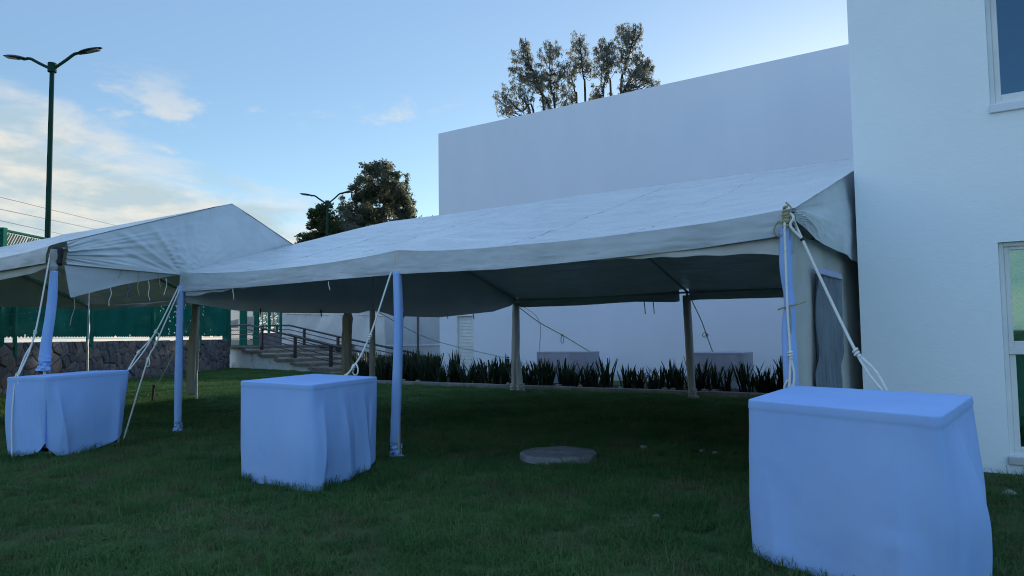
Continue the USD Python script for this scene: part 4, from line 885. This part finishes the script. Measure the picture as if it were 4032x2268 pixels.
# ------------------------------------------------------------------ covered weights the tents are tied to
def drape(corners, ztop, hem, flare, folds, seed, r=0.05, noise=0.014, lip=0.05, N=420, rows=46, lean=0.0, sagt=0.015):
    C = np.array(corners, float); poly = Polygon(C).buffer(-r).buffer(r, quad_segs=8)
    ln = poly.exterior; d = np.linspace(0, ln.length, N, endpoint=False)
    p = np.array([ln.interpolate(x).coords[0] for x in d])
    if not ln.is_ccw: p = p[::-1]
    tg = np.roll(p, -1, 0) - np.roll(p, 1, 0); tg /= np.linalg.norm(tg, axis=1, keepdims=True); nr = np.column_stack([tg[:, 1], -tg[:, 0]])
    for _ in range(3): nr = (np.roll(nr, 1, 0) + nr + np.roll(nr, -1, 0)) / 3
    nr /= np.linalg.norm(nr, axis=1, keepdims=True)
    # position round the rim: corner i is a = i
    a = np.zeros(N)
    best = np.full(N, 9e9)
    for i in range(4):
        q0, q1 = C[i], C[(i + 1) % 4]; L = np.linalg.norm(q1 - q0); u = np.clip(((p - q0) @ (q1 - q0)) / L ** 2, 0, 1)
        dist = np.linalg.norm(p - (q0 + u[:, None] * (q1 - q0)), axis=1); k = dist < best; best[k] = dist[k]; a[k] = (i + u[k])
    poly2 = Polygon(C).buffer(-0.17).buffer(0.185, quad_segs=10).exterior
    pr = np.array([poly2.interpolate(poly2.project(Point(x))).coords[0] for x in p])
    for _ in range(10): pr = (np.roll(pr, 1, 0) + pr + np.roll(pr, -1, 0)) / 3
    # heights of the rim: a plane through the corners
    G = np.column_stack([C, np.ones(4)]); co, *_ = np.linalg.lstsq(G, np.array(ztop, float), rcond=None)
    zt = lambda q: np.column_stack([q, np.ones(len(q))]) @ co
    cen = C.mean(0)
    cyc = lambda tab: np.interp(a, [x for x, _ in tab], [y for _, y in tab])
    hz, fl = cyc(hem), cyc(flare)
    R_ = []
    for f in (0.004, 0.25, 0.5, 0.7, 0.85, 0.94):
        q = cen + (p - cen) * f; R_.append(W(q[:, 0], q[:, 1], zt(q) - sagt * (1 - f) + 0.006 * 2 * fbm(np.column_stack([q * 3, np.zeros(N) + seed]), 3, seed)))
    for th in (0.5, 1.0, 1.57):
        q = p - nr * 0.014 * (1 - math.sin(th)); R_.append(W(q[:, 0], q[:, 1], zt(q) - 0.014 * (1 - math.cos(th))))
    q = p + nr * 0.004; R_.append(W(q[:, 0], q[:, 1], zt(p) - lip + 0.002 * np.sin(a * 31)))
    q = p - nr * 0.001; R_.append(W(q[:, 0], q[:, 1], zt(p) - lip - 0.010 + 0.002 * np.sin(a * 31)))
    for v in np.linspace(0.0, 1, rows)[1:]:
        z0 = zt(p) - lip - 0.012; z = z0 + (hz - z0) * v
        off = fl * math.sin(math.pi * 0.5 * min(1, v / 0.62)) ** 1.3 * (1 - 0.45 * max(0, (v - 0.62) / 0.38) ** 1.5)
        for fa, w, amp, slope, v0 in folds:
            da = (a - (fa + slope * v) + 2) % 4 - 2
            off = off + 1.5 * amp * np.exp(-np.abs(da / w) ** 1.35) * np.clip((v - v0) / max(1 - v0, .01), 0, 1) ** 0.8
        pv = p + (pr - p) * v ** 1.2
        x = np.column_stack([p * 1.7, z * 0.7 + np.zeros(N)])
        off = off + noise * 3.2 * fbm(x, 3, seed) * min(1, v * 3) + noise * 1.1 * np.abs(fbm(np.column_stack([p * 3.0 + z[:, None] * [[0.9, -0.7]], z * 1.2]), 3, seed + 7)) * v + noise * 0.5 * fbm(np.column_stack([p * 4.0 + z[:, None] * [[2.0, 1.0]], z * 7.0]), 3, seed + 3) * v
        q = pv + nr * off[:, None]
        R_.append(W(q[:, 0], q[:, 1], z))
    P = np.array(R_); P = np.concatenate([P, P[:, :1]], 1)
    m = grid(P); m.merge_vertices(digits_vertex=6) if False else None
    return m


def weight(label, corners, ztop, hem, flare, folds, seed, mat='cloth', cat='covered weight', extras=None, **kw):
    cen = np.mean(corners, 0)
    o = thing('covered_weight', label, cat, W(cen[0], cen[1]), 'cloth covered weights anchoring the tents')
    part('cover', drape(corners, ztop, hem, flare, folds, seed, **kw), M[mat], o, 60)
    C = cen + (np.array(corners) - cen) * 0.80
    fr = []
    for i in range(4):
        p, q = C[i], C[(i + 1) % 4]
        for z in (0.05, 0.14): fr.append(tube([W(*p, z), W(*q, z)], 0.022, 6))
        fr.append(tube([W(*p, 0.0), W(*p, 0.9)], 0.022, 6))
    part('base_frame', fr, M['steel'], o)
    Ct = cen + (np.array(corners) - cen) * 0.74
    m = trimesh.creation.extrude_polygon(Polygon(Ct).buffer(-0.06).buffer(0.06), 0.80)
    v = m.vertices; part('tank', trimesh.Trimesh(W(v[:, 0], v[:, 1], v[:, 2] + 0.18), m.faces, process=False), M['red_tank'], o)
    return o


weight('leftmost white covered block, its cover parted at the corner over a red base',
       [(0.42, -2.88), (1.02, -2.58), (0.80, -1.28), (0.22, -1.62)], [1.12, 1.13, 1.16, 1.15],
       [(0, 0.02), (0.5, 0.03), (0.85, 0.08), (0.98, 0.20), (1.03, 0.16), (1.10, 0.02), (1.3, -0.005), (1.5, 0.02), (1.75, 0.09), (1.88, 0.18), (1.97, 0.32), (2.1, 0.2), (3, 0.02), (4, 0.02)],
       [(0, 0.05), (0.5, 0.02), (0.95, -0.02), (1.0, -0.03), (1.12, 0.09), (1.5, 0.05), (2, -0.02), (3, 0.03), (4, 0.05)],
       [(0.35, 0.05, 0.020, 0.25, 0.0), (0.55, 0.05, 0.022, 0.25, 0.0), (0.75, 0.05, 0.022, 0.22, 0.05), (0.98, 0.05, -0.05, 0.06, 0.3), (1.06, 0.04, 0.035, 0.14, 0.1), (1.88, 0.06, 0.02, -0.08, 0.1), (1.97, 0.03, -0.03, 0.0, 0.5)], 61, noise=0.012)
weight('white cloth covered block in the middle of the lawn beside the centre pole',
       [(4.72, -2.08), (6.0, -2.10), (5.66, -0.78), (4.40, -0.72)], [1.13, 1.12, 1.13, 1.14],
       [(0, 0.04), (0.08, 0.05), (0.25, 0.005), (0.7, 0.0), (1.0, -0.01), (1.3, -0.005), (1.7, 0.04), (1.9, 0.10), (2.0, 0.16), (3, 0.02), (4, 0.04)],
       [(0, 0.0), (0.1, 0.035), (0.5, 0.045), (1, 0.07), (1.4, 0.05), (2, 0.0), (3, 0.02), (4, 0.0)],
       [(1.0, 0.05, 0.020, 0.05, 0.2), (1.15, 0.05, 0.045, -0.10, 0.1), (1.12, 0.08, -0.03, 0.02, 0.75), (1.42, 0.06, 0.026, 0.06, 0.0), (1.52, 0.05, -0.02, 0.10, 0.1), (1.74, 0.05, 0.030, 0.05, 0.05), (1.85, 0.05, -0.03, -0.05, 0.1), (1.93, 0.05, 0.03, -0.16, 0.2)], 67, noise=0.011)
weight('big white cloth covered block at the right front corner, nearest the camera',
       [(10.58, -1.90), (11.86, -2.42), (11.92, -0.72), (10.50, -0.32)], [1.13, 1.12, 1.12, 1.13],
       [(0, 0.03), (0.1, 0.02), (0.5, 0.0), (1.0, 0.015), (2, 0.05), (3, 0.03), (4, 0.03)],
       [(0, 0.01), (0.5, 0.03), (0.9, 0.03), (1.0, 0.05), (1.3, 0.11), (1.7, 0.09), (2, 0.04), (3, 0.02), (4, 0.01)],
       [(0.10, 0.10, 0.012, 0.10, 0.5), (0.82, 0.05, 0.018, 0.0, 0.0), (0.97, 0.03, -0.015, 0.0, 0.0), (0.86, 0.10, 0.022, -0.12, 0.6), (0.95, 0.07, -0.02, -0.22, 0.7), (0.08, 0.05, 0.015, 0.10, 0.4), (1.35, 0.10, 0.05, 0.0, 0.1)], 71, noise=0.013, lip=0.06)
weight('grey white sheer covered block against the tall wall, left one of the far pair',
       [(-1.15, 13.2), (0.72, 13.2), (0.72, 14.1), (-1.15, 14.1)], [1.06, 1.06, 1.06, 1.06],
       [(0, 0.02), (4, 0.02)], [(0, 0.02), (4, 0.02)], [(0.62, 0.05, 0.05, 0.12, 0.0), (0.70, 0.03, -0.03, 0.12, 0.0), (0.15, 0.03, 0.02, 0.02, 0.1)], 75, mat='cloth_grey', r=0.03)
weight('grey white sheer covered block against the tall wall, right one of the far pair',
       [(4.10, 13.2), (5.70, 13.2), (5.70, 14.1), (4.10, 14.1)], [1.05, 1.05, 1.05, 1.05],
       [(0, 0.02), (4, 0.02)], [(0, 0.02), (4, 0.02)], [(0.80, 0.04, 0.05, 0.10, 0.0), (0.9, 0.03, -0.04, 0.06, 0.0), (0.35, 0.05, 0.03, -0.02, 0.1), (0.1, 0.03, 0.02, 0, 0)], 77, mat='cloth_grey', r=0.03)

# ------------------------------------------------------------------ planting: strap leaved clumps
def strap_leaf(az, lean, h, w, bend, seed):
    r = np.random.default_rng(seed); n = 6; q = np.linspace(0, 1, n)
    out = np.array([math.cos(az), math.sin(az), 0]); side = np.array([-math.sin(az), math.cos(az), 0])
    x = (lean * q + bend * q ** 2.5)[:, None] * out * h + (q * h * (1 - 0.12 * bend))[:, None] * Z3
    cut = r.random() < 0.22
    ww = w * np.interp(q, [0, 0.3, 0.8, 1], [0.55, 1.0, 0.9, 0.6 if cut else 0.04])
    v = np.stack([x - side * ww[:, None] / 2 + out * ww[:, None] * 0.18, x, x + side * ww[:, None] / 2 + out * ww[:, None] * 0.18], 1)
    return v


UsdGeom.Scope.Define(stage, '/World/Looks/shared')
PROTO = []
for k in range(5):
    cp = stage.CreateClassPrim(f'/World/Looks/shared/strap_clump_{k:03d}'); cp.SetTypeName('Xform'); PROTO.append(cp.GetPath())
    r = np.random.default_rng(200 + k)
    for i in range(34):
        az = r.uniform(0, 6.28); ln = r.uniform(0.02, 0.48); h = r.uniform(0.42, 0.98) * (1 - 0.3 * ln); v = strap_leaf(az, ln, h, r.uniform(0.032, 0.055), r.uniform(0, 0.12), 900 + 40 * k + i)
        g = grid(v); g.apply_translation([r.uniform(-.11, .11), r.uniform(-.11, .11), 0])
        usdkit.mesh(stage, f'{cp.GetPath()}/leaf' + (f'_{i:03d}' if i else ''), g, M['strap'], True)


def clump(s, t, sc, rz, proto, label, group):
    x = UsdGeom.Xform.Define(stage, path_for('strap_leaf_plant', None)); p = x.GetPrim()
    x.AddTranslateOp().Set(Gf.Vec3d(*map(float, W(s, t, 0.06)))); x.AddRotateZOp().Set(float(rz)); x.AddScaleOp().Set(Gf.Vec3f(float(sc[0]), float(sc[0]), float(sc[1])))
    p.GetReferences().AddInternalReference(proto); p.SetInstanceable(True)
    return tag(p, label, 'plant', group)


r = np.random.default_rng(77); back = 0
ORD = ['first', 'second', 'third', 'fourth', 'fifth', 'sixth', 'seventh', 'eighth', 'ninth', 'tenth', 'eleventh', 'twelfth', 'thirteenth', 'fourteenth', 'fifteenth', 'sixteenth', 'seventeenth', 'eighteenth']
ALLS = [s for s in np.arange(-8.2, 10.3, 0.36) if not 2.3 < s < 2.75]


def clump_label(s):
    i = lambda lo, hi, back_=False: ORD[sorted([x for x in ALLS if lo <= x < hi], reverse=back_).index(s)]
    if s < -3.9: return f'{i(-9, -3.9)} tall dark strap leaved clump from the left, front row of the bed'
    if s < 0: return f'{i(-3.9, 0, True)} strap leaved clump to the left of the far left tent pole'
    if s < 2.5: return f'{i(0, 2.5)} strap leaved clump to the right of the far left tent pole'
    if s < 5.26: return f'{i(2.5, 5.26)} strap leaved clump to the right of the bare gap in the bed'
    return f'{i(5.26, 11)} strap leaved clump to the right of the far middle tent pole'


for k, s in enumerate(np.arange(-8.2, 10.3, 0.36)):
    if 2.3 < s < 2.75: continue
    big = s < -3.9
    clump(s + r.uniform(-.10, .10), 11.62 + r.uniform(-.15, .2), (r.uniform(1.0, 1.4), r.uniform(0.95, 1.2) if big else r.uniform(0.70, 1.08)), r.uniform(0, 360), PROTO[r.integers(0, 5)],
          clump_label(s), 'tall clumps in the left of the bed' if big else 'clumps along the planting bed')
    if big:
        clump(s + 0.2 + r.uniform(-.10, .10), 12.25 + r.uniform(-.15, .2), (r.uniform(0.95, 1.2), r.uniform(1.05, 1.25)), r.uniform(0, 360), PROTO[r.integers(0, 5)], f'{ORD[back]} tall dark strap leaved clump from the left, back row of the bed', 'tall clumps in the left of the bed'); back += 1


def pebble(c, rad, seed):
    m = trimesh.creation.icosphere(2, 1.0); d = 1 + 0.5 * fbm(m.vertices * 1.6 + seed * 3.1, 3, seed)
    m.vertices = m.vertices * d[:, None] * np.array(rad) + c; return m


r = np.random.default_rng(8)
for k, s in enumerate((-5.6, -5.3, -4.6, -0.9, 0.9, 1.6, 2.9, 4.2, 4.45, 5.3, 5.55, 7.4)):
    p = part('kerb_stone', pebble(W(s, 11.23 + r.uniform(-.02, .05), 0.13), (r.uniform(.06, .11), r.uniform(.05, .08), r.uniform(.04, .06)), k), M['rock'], None, 60)
    tag(p, f'{ORD[k]} from the left of the small pale stones along the kerb', 'stone', 'pale stones along the kerb')
for (s, t, sz, lab) in ((7.77, 2.29, .055, 'pale stone in the lawn right behind the round concrete lid'), (7.95, 2.62, .035, 'little pale stone on the bare patch beyond the round lid'), (8.12, 2.55, .05, 'flat pale stone beside the bare patch of lawn'), (8.80, 2.30, .05, 'lone pale stone in the dark lawn left of the big covered block'), (8.55, 2.45, .035, 'smaller pale stone in the dark lawn near the big covered block'), (9.54, -1.25, .035, 'pale stone in the near lawn between the lid and the big block'), (12.05, 1.35, .06, 'pale stone on the grass at the foot of the right building')):
    tag(part('lawn_stone', pebble(W(s, t, sz * 0.5), (sz, sz * .8, sz * .6), int(s * 10)), M['rock'], None, 60), lab, 'stone')

# round concrete lid
q = Point(0, 0).buffer(0.50, quad_segs=20)
m = trimesh.creation.extrude_polygon(q, 0.085); v = m.vertices
ring = np.linspace(0, 2 * np.pi, 73)[:-1]
prof = [(0.0, 0.088), (0.2, 0.09), (0.4, 0.088), (0.485, 0.084), (0.503, 0.07), (0.51, 0.03), (0.51, -0.05)]
P = np.array([[W(7.15, 1.02) + np.array([rr_ * math.cos(x) * (1 + 0.012 * math.sin(5 * x)), rr_ * math.sin(x), z + 0.004 * math.sin(7 * x + rr_ * 9)]) for x in np.append(ring, 0)] for rr_, z in prof])
tag(part('manhole_lid', grid(P), M['concrete'], None, 40), 'round weathered concrete lid set in the lawn', 'manhole lid')

# ------------------------------------------------------------------ grass
gr = UsdGeom.PointInstancer.Define(stage, '/World/grass'); tag(gr.GetPrim(), 'short uneven dark green grass covering the lawn', 'grass', None, 'stuff')


def tuft_tile(seed, size, n, hmin, hmax, wid, longs=0.05):
    r = np.random.default_rng(seed)
    p = np.column_stack([r.uniform(-size / 2, size / 2, (n, 2)), np.zeros(n)])
    h = r.uniform(hmin, hmax, n) * np.where(r.random(n) < longs, 2.2, 1)
    az = r.uniform(0, 6.28, n); out = np.column_stack([np.cos(az), np.sin(az), np.zeros(n)]); sd = np.column_stack([-np.sin(az), np.cos(az), np.zeros(n)])
    ln = r.uniform(0.4, 1.7, n)[:, None]; w = (wid * r.uniform(0.6, 1.4, n))[:, None]
    a = p + out * ln * h[:, None] * 0.4 + Z3 * h[:, None] * 0.62; bq = p + out * ln * h[:, None] * 1.0 + Z3 * h[:, None] * (1 - 0.38 * ln)
    v = np.stack([p - sd * w, p + sd * w, a + sd * w * 0.8, a - sd * w * 0.8, bq], 1).reshape(-1, 3); i = np.arange(n)[:, None] * 5
    return trimesh.Trimesh(v, np.vstack([np.hstack([i, i + 1, i + 2]), np.hstack([i, i + 2, i + 3]), np.hstack([i + 3, i + 2, i + 4])]), process=False)


protos = []
SP = [(0.34, 300, .025, .060, .0027, .05, 'grass'), (0.34, 300, .022, .050, .0027, .03, 'grass'), (0.34, 260, .03, .085, .0030, .10, 'grass'), (0.34, 110, .03, .08, .0022, .1, 'straw'),
      (0.60, 260, .03, .065, .0045, .05, 'grass'), (0.60, 260, .025, .055, .0045, .05, 'grass'), (0.16, 26, .06, .16, .0022, .15, 'grass')]
for k, (sz, n, a, bq, w, lg, mm) in enumerate(SP):
    pth = f'/World/grass/tuft' + (f'_{k:03d}' if k else ''); usdkit.mesh(stage, pth, tuft_tile(300 + k, sz, n, a, bq, w, lg), M[mm]); protos.append(pth)
r = np.random.default_rng(12); pos, idx = [], []


def ok(x, y):
    d = np.stack([x - O[0], y - O[1]], -1); s, t = d @ U[:2], d @ N[:2]
    bad = (t > 10.98) & (s > -8.6) | (s > 10.5) & (t > 2.6) | (x < FX + 0.05)
    bad |= (np.hypot(s - 7.15, t - 1.02) < 0.56)
    q = np.stack([x - A0[0], y - A0[1]], -1); bad |= ((q @ MS[:2]) > -0.1) & ((q @ DS[:2]) > -7)
    for c in ([(0.42, -2.88), (1.02, -2.58), (0.80, -1.28), (0.22, -1.62)], [(4.72, -2.08), (6.0, -2.10), (5.66, -0.78), (4.40, -0.72)], [(10.58, -1.90), (11.86, -2.42), (11.92, -0.72), (10.50, -0.32)]):
        c = np.array(c); cc = c.mean(0); e = 0.92; c = cc + (c - cc) * e; ins = np.ones(len(s), bool)
        for i in range(4):
            p0, p1 = c[i], c[(i + 1) % 4]; ins &= ((p1[0] - p0[0]) * (t - p0[1]) - (p1[1] - p0[1]) * (s - p0[0])) > 0
        bad |= ins
    return ~bad


for y0, y1, cell, ks in ((3.6, 13, 0.26, (0, 1, 2, 0, 1, 3)), (13, 43, 0.46, (4, 5))):
    X, Y = np.meshgrid(np.arange(-0.76 * y1 - 5, 0.76 * y1 + 5, cell), np.arange(y0, y1, cell)); X, Y = X.ravel(), Y.ravel()
    X = X + r.uniform(-.5, .5, len(X)) * cell; Y = Y + r.uniform(-.5, .5, len(Y)) * cell
    k = ok(X, Y) & (np.abs(X + 1.0) < 0.76 * Y + 4.0); X, Y = X[k], Y[k]
    pos.append(np.column_stack([X, Y, np.zeros(len(X))])); idx.append(r.choice(ks, len(X)))
pos, idx = np.vstack(pos), np.concatenate(idx)
dry = meshkit.fbm(np.column_stack([pos[:, :2] * 0.45, np.zeros(len(pos)) + 5]), 4, 9); idx = np.where((dry > 0.54) & (idx < 4) & (r.random(len(pos)) < 0.2), 3, idx); ang = r.uniform(0, 6.28, len(pos)); scl = r.uniform(0.75, 1.3, len(pos))
scl *= 0.72 + 0.75 * meshkit.fbm(np.column_stack([pos[:, :2] * 0.8, np.zeros(len(pos))]), 4, 4)
hp = []
for c in ([(0.42, -2.88), (1.02, -2.58), (0.80, -1.28), (0.22, -1.62)], [(4.72, -2.08), (6.0, -2.10), (5.66, -0.78), (4.40, -0.72)], [(10.58, -1.90), (11.86, -2.42), (11.92, -0.72), (10.50, -0.32)]):
    c = np.array(c); cc = c.mean(0)
    for i in range(4):
        for u in r.uniform(0, 1, 16):
            q = c[i] + (c[(i + 1) % 4] - c[i]) * u; q = q + (q - cc) * r.uniform(0.06, 0.16); hp.append(W(q[0], q[1], 0))
hp = np.array(hp); pos = np.vstack([pos, hp]); idx = np.concatenate([idx, np.full(len(hp), 6)]); ang = np.concatenate([ang, r.uniform(0, 6.28, len(hp))]); scl = np.concatenate([scl, r.uniform(0.7, 1.5, len(hp))])
gr.CreatePrototypesRel().SetTargets([Sdf.Path(p) for p in protos])
gr.CreateProtoIndicesAttr(Vt.IntArray.FromNumpy(idx.astype(np.int32))); gr.CreatePositionsAttr(Vt.Vec3fArray.FromNumpy(pos.astype(np.float32)))
gr.CreateOrientationsAttr(Vt.QuathArray([Gf.Quath(float(math.cos(a / 2)), 0, 0, float(math.sin(a / 2))) for a in ang]))
gr.CreateScalesAttr(Vt.Vec3fArray.FromNumpy(np.column_stack([np.ones(len(pos)), np.ones(len(pos)), scl]).astype(np.float32)))
